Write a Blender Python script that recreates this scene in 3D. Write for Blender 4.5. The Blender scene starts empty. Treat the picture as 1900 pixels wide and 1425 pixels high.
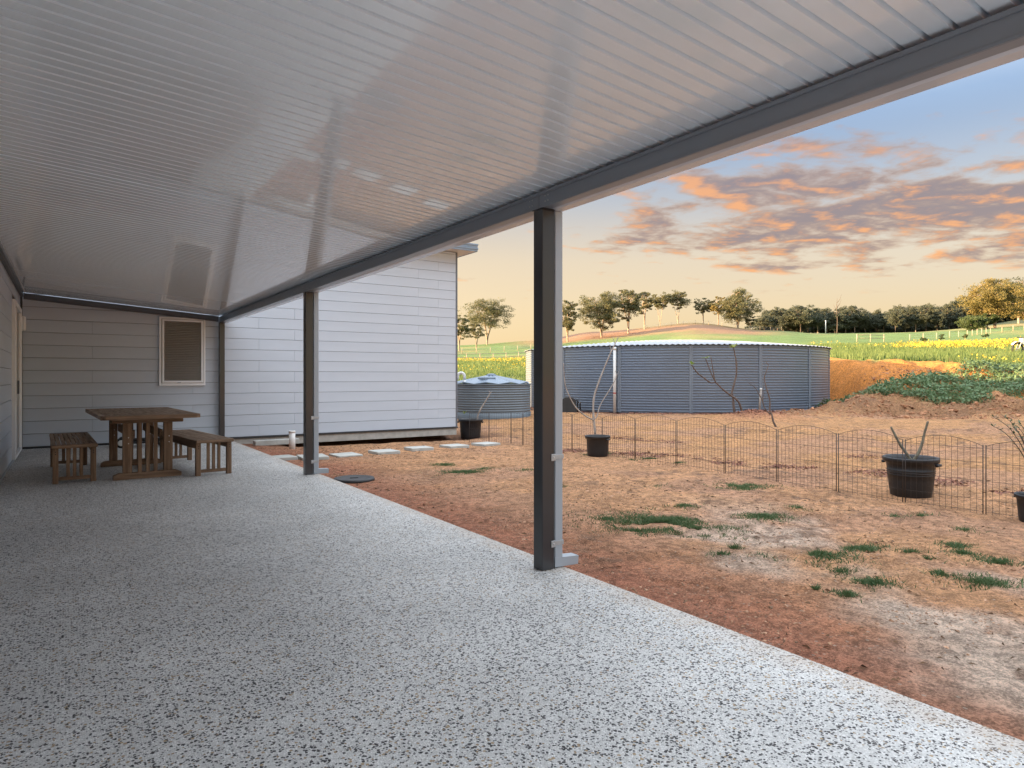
import bpy, math, random
import numpy as np
from mathutils import Vector, Matrix
R = math.radians
scene = bpy.context.scene
COL = scene.collection

# ------------------------------------------------------------------ camera, sky, sun, exposure
YAW = R(34.0)
FOC = 1230.0                      # focal length in photo pixels (1900 wide)
HOR = 700.0
CAMH = 1.2
FX, FY = math.sin(YAW), math.cos(YAW)
RX, RY = math.cos(YAW), -math.sin(YAW)
cam_d = bpy.data.cameras.new('camera')
cam = bpy.data.objects.new('camera', cam_d)
COL.objects.link(cam)
cam.location = (0, 0, CAMH)
cam.rotation_euler = (R(90), 0, -YAW)
cam_d.sensor_width = 36
cam_d.lens = FOC / 1900 * 36
cam_d.shift_y = -12.5 / 1900
cam_d.clip_start = 0.05
cam_d.clip_end = 3000
scene.camera = cam

SUN_AZ = R(-66.0)                 # angle from +Y towards +X (negative: to the left of +Y)
SUN_EL = R(10.0)
sun_dir = Vector((math.sin(SUN_AZ) * math.cos(SUN_EL), math.cos(SUN_AZ) * math.cos(SUN_EL), math.sin(SUN_EL)))
sun_d = bpy.data.lights.new('sun', 'SUN')
sun_d.energy = 3.0
sun_d.angle = R(0.6)
sun_d.color = (1.0, 0.66, 0.34)
sun = bpy.data.objects.new('sun', sun_d)
COL.objects.link(sun)
sun.rotation_euler = sun_dir.to_track_quat('Z', 'Y').to_euler()
sun.location = (0, 60, 40)

scene.view_settings.view_transform = 'Standard'
scene.view_settings.look = 'None'
scene.view_settings.gamma = 1
scene.view_settings.exposure = 3.08
scene.cycles.max_bounces = 8
scene.cycles.diffuse_bounces = 5
scene.cycles.glossy_bounces = 4
scene.cycles.transparent_max_bounces = 12

world = bpy.data.worlds.new('World')
scene.world = world
world.use_nodes = True


class NT:
    """small helper to write node trees"""
    def __init__(s, tree):
        s.t = tree
        s.n = tree.nodes
        s.n.clear()

    def new(s, typ, **kw):
        nd = s.n.new(typ)
        for k, v in kw.items():
            setattr(nd, k, v)
        return nd

    def put(s, sock, v):
        if isinstance(v, bpy.types.NodeSocket):
            s.t.links.new(v, sock)
        else:
            sock.default_value = v

    def math(s, op, a, b=None, c=None, clamp=False):
        nd = s.new('ShaderNodeMath', operation=op, use_clamp=clamp)
        s.put(nd.inputs[0], a)
        if b is not None:
            s.put(nd.inputs[1], b)
        if c is not None:
            s.put(nd.inputs[2], c)
        return nd.outputs[0]

    def vmath(s, op, a, b=None):
        nd = s.new('ShaderNodeVectorMath', operation=op)
        s.put(nd.inputs[0], a)
        if b is not None:
            s.put(nd.inputs[1], b)
        return nd.outputs['Value'] if op in ('DOT_PRODUCT', 'LENGTH', 'DISTANCE') else nd.outputs[0]

    def mix(s, f, a, b, blend='MIX'):
        nd = s.new('ShaderNodeMix', data_type='RGBA', blend_type=blend)
        s.put(nd.inputs[0], f)
        s.put(nd.inputs[6], a if isinstance(a, bpy.types.NodeSocket) else (*a, 1)[:4])
        s.put(nd.inputs[7], b if isinstance(b, bpy.types.NodeSocket) else (*b, 1)[:4])
        return nd.outputs[2]

    def smooth(s, v, lo, hi, a=0.0, b=1.0):
        nd = s.new('ShaderNodeMapRange', interpolation_type='SMOOTHSTEP')
        s.put(nd.inputs[0], v)
        nd.inputs[1].default_value = lo
        nd.inputs[2].default_value = hi
        nd.inputs[3].default_value = a
        nd.inputs[4].default_value = b
        return nd.outputs[0]

    def ramp(s, v, stops, interp='LINEAR'):
        nd = s.new('ShaderNodeValToRGB')
        cr = nd.color_ramp
        cr.interpolation = interp
        while len(cr.elements) < len(stops):
            cr.elements.new(0.5)
        for e, (p, c) in zip(cr.elements, stops):
            e.position = p
            e.color = (*c, 1)[:4]
        s.put(nd.inputs[0], v)
        return nd.outputs[0]

    def noise(s, vec, scale, detail=3, rough=0.55, dist=0.0):
        nd = s.new('ShaderNodeTexNoise')
        if vec is not None:
            s.put(nd.inputs['Vector'], vec)
        nd.inputs['Scale'].default_value = scale
        nd.inputs['Detail'].default_value = detail
        nd.inputs['Roughness'].default_value = rough
        nd.inputs['Distortion'].default_value = dist
        return nd.outputs[0]

    def scale(s, vec, sc):
        nd = s.new('ShaderNodeMapping')
        s.put(nd.inputs[0], vec)
        nd.inputs['Scale'].default_value = sc
        return nd.outputs[0]


# ---- sky: low evening sun, warm horizon, a bank of broken cloud
w = NT(world.node_tree)
tc = w.new('ShaderNodeTexCoord')
dirv = w.vmath('NORMALIZE', tc.outputs['Generated'])
sep = w.new('ShaderNodeSeparateXYZ')
w.put(sep.inputs[0], dirv)
dz = w.math('MAXIMUM', sep.outputs[2], 0.0)
sky = w.new('ShaderNodeTexSky', sky_type='NISHITA')
sky.sun_disc = False
sky.sun_elevation = SUN_EL
sky.sun_rotation = SUN_AZ
sky.air_density = 1.0
sky.dust_density = 2.2
sky.ozone_density = 1.3
skyc = w.vmath('MULTIPLY', sky.outputs[0], (0.13, 0.13, 0.13))
# evening tint of the clear sky by height above the horizon, raised overhead as added fill
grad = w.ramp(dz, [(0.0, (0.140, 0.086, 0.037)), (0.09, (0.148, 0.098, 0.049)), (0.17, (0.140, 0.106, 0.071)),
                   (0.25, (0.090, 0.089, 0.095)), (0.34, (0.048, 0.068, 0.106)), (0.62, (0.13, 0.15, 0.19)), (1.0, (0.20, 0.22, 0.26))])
sun_flat = Vector((sun_dir.x, sun_dir.y, 0.10)).normalized()
glow = w.vmath('DOT_PRODUCT', dirv, tuple(sun_flat))
g1 = w.smooth(glow, -0.95, 0.35)
low = w.smooth(dz, 0.32, 0.04)
gl = w.math('MULTIPLY', g1, low)
grad = w.mix(gl, grad, (0.200, 0.146, 0.082))
clear = w.mix(0.88, skyc, grad)
# cloud layer: a flat sheet seen in perspective
pz = w.math('ADD', dz, 0.10)
proj = w.new('ShaderNodeCombineXYZ')
w.put(proj.inputs[0], w.math('DIVIDE', sep.outputs[0], pz))
w.put(proj.inputs[1], w.math('DIVIDE', sep.outputs[1], pz))
pv = w.new('ShaderNodeMapping')
w.put(pv.inputs[0], proj.outputs[0])
pv.inputs['Rotation'].default_value = (0, 0, R(34))
pv.inputs['Location'].default_value = (0.0, 0.0, 0.0)
pvec = pv.outputs[0]
def cloud_density(vec):
    big = w.noise(vec, 0.55, 2, 0.5)
    pat = w.noise(vec, 1.7, 3, 0.5)
    mid = w.noise(w.scale(vec, (1.0, 1.2, 1.0)), 4.2, 9, 0.58, 0.2)
    mid = w.math('ADD', w.math('MULTIPLY', mid, 0.62), w.math('MULTIPLY', pat, 0.38))
    return big, mid
big, mid = cloud_density(pvec)
sh = w.vmath('ADD', pvec, (-0.06, 0.06, 0.0))
_, mid2 = cloud_density(sh)
bank_dir = Vector((math.sin(YAW + R(30)) * math.cos(R(13)), math.cos(YAW + R(30)) * math.cos(R(13)), math.sin(R(13))))
bk = w.vmath('SUBTRACT', dirv, tuple(bank_dir))
bks = w.vmath('MULTIPLY', bk, (1.0, 1.0, 4.6))
bank = w.smooth(w.vmath('LENGTH', bks), 0.60, 0.18)
cover = w.math('MAXIMUM', bank, w.smooth(big, 0.58, 0.76, 0.0, 0.6))
dens = w.math('ADD', mid, w.math('MULTIPLY', cover, 0.20))
# bright mottled layer added to the unseen sky overhead to light the verandah
sky_fill_n = w.noise(w.scale(pvec, (1.0, 1.6, 1.0)), 1.3, 6, 0.6, 0.3)
veil = w.math('MULTIPLY', w.smooth(dz, 0.30, 0.72), w.smooth(sky_fill_n, 0.25, 0.62, 0.45, 1.0))  # veil: mask of the added overhead fill layer
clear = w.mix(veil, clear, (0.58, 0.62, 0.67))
alpha = w.smooth(dens, 0.585, 0.715)
alpha = w.math('MULTIPLY', alpha, w.smooth(dz, 0.085, 0.16))
litside = w.smooth(w.math('SUBTRACT', mid, mid2), -0.01, 0.14)
thick = w.smooth(dens, 0.63, 0.76)
ccol = w.mix(thick, (0.115, 0.078, 0.056), (0.062, 0.050, 0.053))
ccol = w.mix(w.math('MULTIPLY', litside, 0.80), ccol, (0.225, 0.098, 0.032))
ccol = w.mix(w.smooth(dz, 0.22, 0.5), ccol, (0.066, 0.058, 0.070))
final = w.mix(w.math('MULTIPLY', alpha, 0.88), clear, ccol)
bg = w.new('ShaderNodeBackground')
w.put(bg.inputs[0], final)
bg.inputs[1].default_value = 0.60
wo = w.new('ShaderNodeOutputWorld')
w.t.links.new(bg.outputs[0], wo.inputs[0])

# ------------------------------------------------------------------ materials
def mat(name, base, rough=0.6, var=0.0, vscale=4.0, base2=None, bump=0.0, bscale=40.0, spec=0.5, metal=0.0,
        coat=0.0, coat_rough=0.1, stretch=(1, 1, 1), island=0.0, rough_var=0.0, world_pos=False, detail=4, bdist=0.01):
    m = bpy.data.materials.new(name)
    m.use_nodes = True
    t = NT(m.node_tree)
    p = t.new('ShaderNodeBsdfPrincipled')
    o = t.new('ShaderNodeOutputMaterial')
    t.t.links.new(p.outputs[0], o.inputs[0])
    co = t.new('ShaderNodeNewGeometry').outputs['Position'] if world_pos else t.new('ShaderNodeTexCoord').outputs['Object']
    vec = t.scale(co, stretch)
    col = None
    if base2 is not None:
        f = t.smooth(t.noise(vec, vscale, detail, 0.6), 0.5 - 0.28, 0.5 + 0.28)
        col = t.mix(f, base, base2)
    elif var > 0:
        f = t.smooth(t.noise(vec, vscale, detail, 0.6), 0.25, 0.75)
        col = t.mix(f, tuple(c * (1 - var) for c in base), tuple(min(1, c * (1 + var)) for c in base))
    if island > 0:
        ri = t.new('ShaderNodeNewGeometry').outputs['Random Per Island']
        fac = t.math('MULTIPLY_ADD', ri, 2 * island, 1 - island)
        cc = t.new('ShaderNodeCombineColor')
        for i in range(3):
            t.put(cc.inputs[i], fac)
        col = t.mix(1.0, col if col is not None else base, cc.outputs[0], 'MULTIPLY')
    if col is None:
        p.inputs['Base Color'].default_value = (*base, 1)
    else:
        t.put(p.inputs['Base Color'], col)
    if rough_var > 0:
        t.put(p.inputs['Roughness'], t.smooth(t.noise(vec, vscale * 2.3, 4, 0.6), 0.3, 0.7, max(0.02, rough - rough_var), rough + rough_var))
    else:
        p.inputs['Roughness'].default_value = rough
    p.inputs['Metallic'].default_value = metal
    p.inputs['Specular IOR Level'].default_value = spec
    p.inputs['Coat Weight'].default_value = coat
    p.inputs['Coat Roughness'].default_value = coat_rough
    if bump > 0:
        b = t.new('ShaderNodeBump')
        b.inputs['Strength'].default_value = bump
        b.inputs['Distance'].default_value = bdist
        t.put(b.inputs['Height'], t.noise(vec, bscale, 4, 0.6))
        t.put(p.inputs['Normal'], b.outputs[0])
    return m


def leaf_mat(name, c1, c2, trans=0.35, island=0.35, rough=0.6):
    m = bpy.data.materials.new(name)
    m.use_nodes = True
    t = NT(m.node_tree)
    o = t.new('ShaderNodeOutputMaterial')
    ri = t.new('ShaderNodeNewGeometry').outputs['Random Per Island']
    pos = t.new('ShaderNodeNewGeometry').outputs['Position']
    f = t.math('MULTIPLY', t.math('ADD', ri, t.smooth(t.noise(pos, 0.35, 2), 0.3, 0.7)), 0.5)
    col = t.mix(f, c1, c2)
    p = t.new('ShaderNodeBsdfPrincipled')
    t.put(p.inputs['Base Color'], col)
    p.inputs['Roughness'].default_value = rough
    p.inputs['Specular IOR Level'].default_value = 0.3
    tr = t.new('ShaderNodeBsdfTranslucent')
    t.put(tr.inputs[0], col)
    mx = t.new('ShaderNodeMixShader')
    mx.inputs[0].default_value = trans
    t.t.links.new(p.outputs[0], mx.inputs[1])
    t.t.links.new(tr.outputs[0], mx.inputs[2])
    t.t.links.new(mx.outputs[0], o.inputs[0])
    return m


M = {}
M['board'] = mat('board_paint', (0.53, 0.585, 0.655), 0.45, var=0.05, vscale=1.3, bump=0.06, bscale=60, spec=0.4, stretch=(0.35, 0.35, 1.5))
M['backing'] = mat('joint_shadow_backing', (0.20, 0.21, 0.23), 0.8)
M['trim'] = mat('charcoal_trim', (0.035, 0.038, 0.044), 0.4, var=0.1)
M['greytrim'] = mat('grey_trim', (0.13, 0.145, 0.17), 0.4, var=0.1)
M['soffit'] = mat('soffit_paint', (0.62, 0.60, 0.57), 0.6, var=0.03)
M['fascia'] = mat('fascia_steel', (0.22, 0.28, 0.35), 0.35, var=0.05)
M['roofing'] = mat('roofing_steel', (0.33, 0.36, 0.40), 0.4, var=0.06)
M['concrete'] = mat('footing_concrete', (0.42, 0.40, 0.36), 0.85, var=0.15, vscale=9, bump=0.3, bscale=50)
M['post'] = mat('post_steel', (0.034, 0.037, 0.042), 0.30, spec=0.5, coat=0.3, coat_rough=0.10)
M['beam'] = mat('beam_steel', (0.20, 0.24, 0.285), 0.28)
M['gutter'] = mat('gutter_steel', (0.55, 0.60, 0.66), 0.22, coat=0.5)
M['pipe'] = mat('downpipe_steel', (0.36, 0.41, 0.46), 0.32)
M['bracket'] = mat('bracket_galvanised', (0.42, 0.45, 0.47), 0.38, var=0.1, vscale=30, metal=0.3)
M['whitepvc'] = mat('white_plastic', (0.72, 0.72, 0.70), 0.4, var=0.06, vscale=12)
M['whiteframe'] = mat('white_frame', (0.88, 0.89, 0.90), 0.4, var=0.03)
M['sheet'] = mat('ceiling_sheet', (0.81, 0.885, 0.935), 0.22, coat=1.0, coat_rough=0.018, spec=0.6)
M['screw'] = mat('screw_head', (0.65, 0.65, 0.64), 0.3, metal=0.6)
M['screen'] = mat('flyscreen', (0.085, 0.073, 0.06), 0.55, var=0.12, vscale=3, spec=0.35)
M['slat'] = mat('blind_slat', (0.60, 0.57, 0.52), 0.5)
M['glass'] = mat('door_glass', (0.03, 0.035, 0.04), 0.06, spec=0.6)
WOOD1, WOOD2 = (0.115, 0.066, 0.038), (0.29, 0.185, 0.115)
for ax, st in (('x', (1.2, 22, 22)), ('y', (22, 1.2, 22)), ('z', (22, 22, 1.2))):
    M['wood' + ax] = mat('weathered_wood_' + ax, WOOD1, 0.6, base2=WOOD2, vscale=1.6, stretch=st, bump=0.25, bscale=3, spec=0.35, detail=6)
M['topwood'] = mat('weathered_top_wood', (0.13, 0.08, 0.052), 0.6, base2=(0.42, 0.31, 0.22), vscale=1.6, stretch=(22, 1.2, 22), bump=0.25, bscale=3, spec=0.4, detail=6)
M['topwoodx'] = mat('weathered_end_wood', (0.11, 0.065, 0.04), 0.6, base2=(0.32, 0.21, 0.135), vscale=1.6, stretch=(1.2, 22, 22), bump=0.25, bscale=3, spec=0.4, detail=6)
M['pot'] = mat('black_pot_plastic', (0.008, 0.009, 0.012), 0.48, base2=(0.016, 0.015, 0.016), vscale=7, rough_var=0.1)
M['soil'] = mat('pot_soil', (0.05, 0.032, 0.022), 0.95, var=0.5, vscale=30, bump=0.8, bscale=60)
M['wire'] = mat('fence_wire', (0.028, 0.019, 0.015), 0.55, var=0.3, vscale=20)
M['bark_grey'] = mat('pale_bark', (0.42, 0.38, 0.34), 0.7, base2=(0.24, 0.19, 0.16), vscale=14, bump=0.4, bscale=60)
M['bark_cactus'] = mat('green_grey_bark', (0.22, 0.20, 0.14), 0.7, base2=(0.10, 0.085, 0.06), vscale=16, bump=0.4, bscale=60)
M['bark_dark'] = mat('brown_bark', (0.15, 0.11, 0.09), 0.75, base2=(0.07, 0.05, 0.042), vscale=14, bump=0.4, bscale=60)
M['gumbark'] = mat('gum_bark', (0.42, 0.33, 0.26), 0.8, base2=(0.16, 0.115, 0.09), vscale=1.2)
M['darkbark'] = mat('dark_gum_bark', (0.13, 0.10, 0.085), 0.85, base2=(0.06, 0.045, 0.04), vscale=1.2)
M['frleaf'] = leaf_mat('young_leaf', (0.16, 0.26, 0.06), (0.30, 0.33, 0.10), 0.3)
M['olive'] = leaf_mat('olive_leaf', (0.07, 0.11, 0.06), (0.13, 0.17, 0.10), 0.2)
M['gum'] = leaf_mat('gum_leaf', (0.085, 0.105, 0.055), (0.165, 0.15, 0.075), 0.35)
M['gumgold'] = leaf_mat('gum_leaf_olive', (0.14, 0.135, 0.050), (0.26, 0.20, 0.070), 0.40)
M['forest'] = leaf_mat('forest_leaf', (0.055, 0.072, 0.050), (0.115, 0.125, 0.085), 0.3)
M['bush'] = leaf_mat('bush_leaf', (0.04, 0.07, 0.03), (0.09, 0.12, 0.045), 0.25)
M['grass'] = leaf_mat('yard_weed_blade', (0.045, 0.10, 0.035), (0.13, 0.17, 0.07), 0.3)
M['weed'] = leaf_mat('bank_weed_leaf', (0.075, 0.135, 0.060), (0.17, 0.25, 0.12), 0.25)
M['fgrass'] = leaf_mat('field_grass_blade', (0.085, 0.15, 0.045), (0.18, 0.235, 0.085), 0.4)
M['flower'] = leaf_mat('yellow_flower', (0.50, 0.36, 0.03), (0.66, 0.50, 0.08), 0.35)
M['drygrass'] = leaf_mat('dry_grass_blade', (0.36, 0.26, 0.12), (0.50, 0.38, 0.18), 0.35)
M['litter'] = mat('dry_litter', (0.24, 0.15, 0.09), 0.9, island=0.6)
M['mulch'] = mat('bark_mulch', (0.23, 0.10, 0.065), 0.85, island=0.6)
M['clod'] = mat('soil_clod', (0.40, 0.235, 0.145), 0.95, island=0.55, bump=0.5, bscale=40)
M['bankclod'] = mat('bank_soil_clod', (0.34, 0.165, 0.085), 0.95, island=0.35)
M['stone'] = mat('pebble', (0.42, 0.34, 0.27), 0.9, island=0.4)
M['paver'] = mat('stepping_concrete', (0.42, 0.42, 0.39), 0.85, var=0.15, vscale=6, bump=0.25, bscale=50)
M['tank'] = mat('tank_steel', (0.185, 0.23, 0.295), 0.33, var=0.05, vscale=0.8, spec=0.5, metal=0.25)
M['tanktrim'] = mat('tank_seam_steel', (0.19, 0.23, 0.28), 0.38, var=0.06)
M['tankroof'] = mat('tank_roof_steel', (0.46, 0.50, 0.56), 0.33, var=0.04, metal=0.3)
M['smalltank'] = mat('small_tank_steel', (0.13, 0.165, 0.195), 0.38, var=0.08, vscale=2)
M['smallroof'] = mat('small_tank_roof', (0.17, 0.22, 0.28), 0.34, var=0.06)
M['pump'] = mat('pump_cover', (0.030, 0.032, 0.034), 0.5, var=0.2)
M['red'] = mat('red_band', (0.40, 0.03, 0.03), 0.5)
M['rubber'] = mat('black_rubber', (0.014, 0.014, 0.015), 0.6)
M['rim'] = mat('white_rim', (0.68, 0.68, 0.66), 0.4)
M['bikewhite'] = mat('bike_plastic', (0.70, 0.71, 0.73), 0.35)
M['bikegreen'] = mat('bike_dark_green', (0.04, 0.09, 0.06), 0.4)
M['greyseat'] = mat('grey_plastic', (0.34, 0.35, 0.37), 0.5)
M['fpost'] = mat('farm_post_wood', (0.36, 0.29, 0.21), 0.85, var=0.2)
M['lid'] = mat('black_lid', (0.018, 0.019, 0.022), 0.55, var=0.2, vscale=10)

# exposed aggregate slab
def make_aggregate():
    m = bpy.data.materials.new('exposed_aggregate')
    m.use_nodes = True
    t = NT(m.node_tree)
    p = t.new('ShaderNodeBsdfPrincipled')
    o = t.new('ShaderNodeOutputMaterial')
    t.t.links.new(p.outputs[0], o.inputs[0])
    pos = t.new('ShaderNodeNewGeometry').outputs['Position']
    warp = t.new('ShaderNodeTexNoise')
    t.put(warp.inputs['Vector'], pos)
    warp.inputs['Scale'].default_value = 90
    wv = t.vmath('MULTIPLY', t.vmath('SUBTRACT', warp.outputs[1], (0.5, 0.5, 0.5)), (0.008, 0.008, 0.0))
    pp = t.vmath('ADD', pos, wv)
    def vor(scale):
        v = t.new('ShaderNodeTexVoronoi', feature='F1')
        t.put(v.inputs['Vector'], pp)
        v.inputs['Scale'].default_value = scale
        c = t.new('ShaderNodeSeparateColor')
        t.put(c.inputs[0], v.outputs['Color'])
        return v.outputs['Distance'], c.outputs
    d1, c1 = vor(88)          # larger stones
    d2, c2 = vor(150)         # fine stones
    big = t.noise(pos, 1.4, 3, 0.6)
    mott = t.noise(pos, 7.0, 3, 0.6)
    fine = t.ramp(c2[0], [(0.0, (0.05, 0.05, 0.055)), (0.10, (0.10, 0.10, 0.10)), (0.115, (0.50, 0.49, 0.47)), (0.5, (0.63, 0.625, 0.605)), (1.0, (0.84, 0.83, 0.81))])
    gap = t.smooth(d2, 0.42, 0.75)
    fine = t.mix(gap, fine, (0.59, 0.585, 0.57))
    size = t.math('MULTIPLY_ADD', c1[1], 0.32, 0.27)
    inside = t.math('LESS_THAN', d1, size)
    pick = t.math('LESS_THAN', t.math('ADD', c1[0], t.math('MULTIPLY', t.math('SUBTRACT', mott, 0.5), -0.30)), 0.54)
    och = t.math('LESS_THAN', t.math('ADD', c1[2], t.math('MULTIPLY', t.math('SUBTRACT', big, 0.5), -0.9)), 0.16)
    scol = t.mix(och, t.mix(c1[2], (0.012, 0.012, 0.016), (0.055, 0.05, 0.05)), t.mix(c1[1], (0.26, 0.16, 0.07), (0.42, 0.32, 0.20)))
    col = t.mix(t.math('MULTIPLY', inside, pick), fine, scol)
    sc = type('o', (), {'outputs': c1})
    class v: outputs = {'Distance': d2}
    stain = t.smooth(t.noise(pos, 0.9, 5, 0.65), 0.35, 0.75, 0.84, 1.06)
    cc = t.new('ShaderNodeCombineColor')
    for i in range(3):
        t.put(cc.inputs[i], stain)
    col = t.mix(1.0, col, cc.outputs[0], 'MULTIPLY')
    sp = t.new('ShaderNodeSeparateXYZ')
    t.put(sp.inputs[0], pos)
    dust = t.math('MULTIPLY', t.smooth(t.math('ADD', sp.outputs[0], t.math('MULTIPLY', t.math('SUBTRACT', mott, 0.5), 0.5)), 2.42, 2.68), 0.45)
    dust = t.math('MAXIMUM', dust, t.smooth(t.noise(pos, 2.3, 5, 0.7), 0.60, 0.80, 0.0, 0.28))
    col = t.mix(dust, col, (0.44, 0.33, 0.24))
    t.put(p.inputs['Base Color'], col)
    t.put(p.inputs['Roughness'], t.math('MULTIPLY_ADD', sc.outputs[1], 0.25, 0.42))
    b = t.new('ShaderNodeBump')
    b.inputs['Strength'].default_value = 0.55
    b.inputs['Distance'].default_value = 0.004
    hgt = t.math('ADD', t.math('MULTIPLY', t.smooth(v.outputs['Distance'], 0.75, 0.0), 0.8), t.math('MULTIPLY', sc.outputs[2], 0.6))
    t.put(b.inputs['Height'], hgt)
    t.put(p.inputs['Normal'], b.outputs[0])
    return m
M['aggregate'] = make_aggregate()

# ground: albedo from a vertex colour layer, fine grain added here
def make_ground():
    m = bpy.data.materials.new('ground_soil')
    m.use_nodes = True
    t = NT(m.node_tree)
    p = t.new('ShaderNodeBsdfPrincipled')
    o = t.new('ShaderNodeOutputMaterial')
    t.t.links.new(p.outputs[0], o.inputs[0])
    pos = t.new('ShaderNodeNewGeometry').outputs['Position']
    at = t.new('ShaderNodeAttribute', attribute_name='albedo')
    n1 = t.noise(pos, 2.2, 6, 0.65, 0.4)
    n2 = t.noise(pos, 14, 5, 0.7)
    n3 = t.noise(pos, 75, 4, 0.7)
    f = t.math('ADD', t.math('MULTIPLY', n2, 0.5), t.math('MULTIPLY', n3, 0.5))
    k = t.smooth(f, 0.40, 0.60, 0.56, 1.40)
    k = t.math('MULTIPLY', k, t.smooth(n1, 0.3, 0.7, 0.86, 1.12))
    cc = t.new('ShaderNodeCombineColor')
    for i in range(3):
        t.put(cc.inputs[i], k)
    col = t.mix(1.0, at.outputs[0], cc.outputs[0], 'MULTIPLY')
    vor = t.new('ShaderNodeTexVoronoi', feature='F1')
    t.put(vor.inputs['Vector'], pos)
    vor.inputs['Scale'].default_value = 38
    sc = t.new('ShaderNodeSeparateColor')
    t.put(sc.inputs[0], vor.outputs['Color'])
    peb = t.math('MULTIPLY', t.math('GREATER_THAN', sc.outputs[0], 0.86), t.math('LESS_THAN', vor.outputs['Distance'], 0.32))
    pebc = t.mix(sc.outputs[1], (0.20, 0.11, 0.075), (0.56, 0.46, 0.37))
    col = t.mix(t.math('MULTIPLY', peb, 0.65), col, pebc)
    t.put(p.inputs['Base Color'], col)
    p.inputs['Roughness'].default_value = 0.95
    p.inputs['Specular IOR Level'].default_value = 0.2
    b = t.new('ShaderNodeBump')
    b.inputs['Strength'].default_value = 1.0
    b.inputs['Distance'].default_value = 0.055
    h = t.math('ADD', t.math('MULTIPLY', n2, 1.0), t.math('MULTIPLY', n3, 0.7))
    h = t.math('ADD', h, t.math('MULTIPLY', peb, 0.4))
    t.put(b.inputs['Height'], h)
    t.put(p.inputs['Normal'], b.outputs[0])
    return m
M['ground'] = make_ground()

# ------------------------------------------------------------------ helpers
def tag(o, label=None, cat=None, group=None, kind=None):
    for k, v in (('label', label), ('category', cat), ('group', group), ('kind', kind)):
        if v:
            o[k] = v
    return o


def link(name, me, parent=None, loc=None, rz=0.0):
    o = bpy.data.objects.new(name, me)
    COL.objects.link(o)
    if parent:
        o.parent = parent
    if loc:
        o.location = loc
    if rz:
        o.rotation_euler = (0, 0, rz)
    return o


def empty(name, loc=(0, 0, 0), rz=0.0, label=None, cat=None, group=None):
    return tag(link(name, None, None, loc, rz), label, cat, group)


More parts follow.
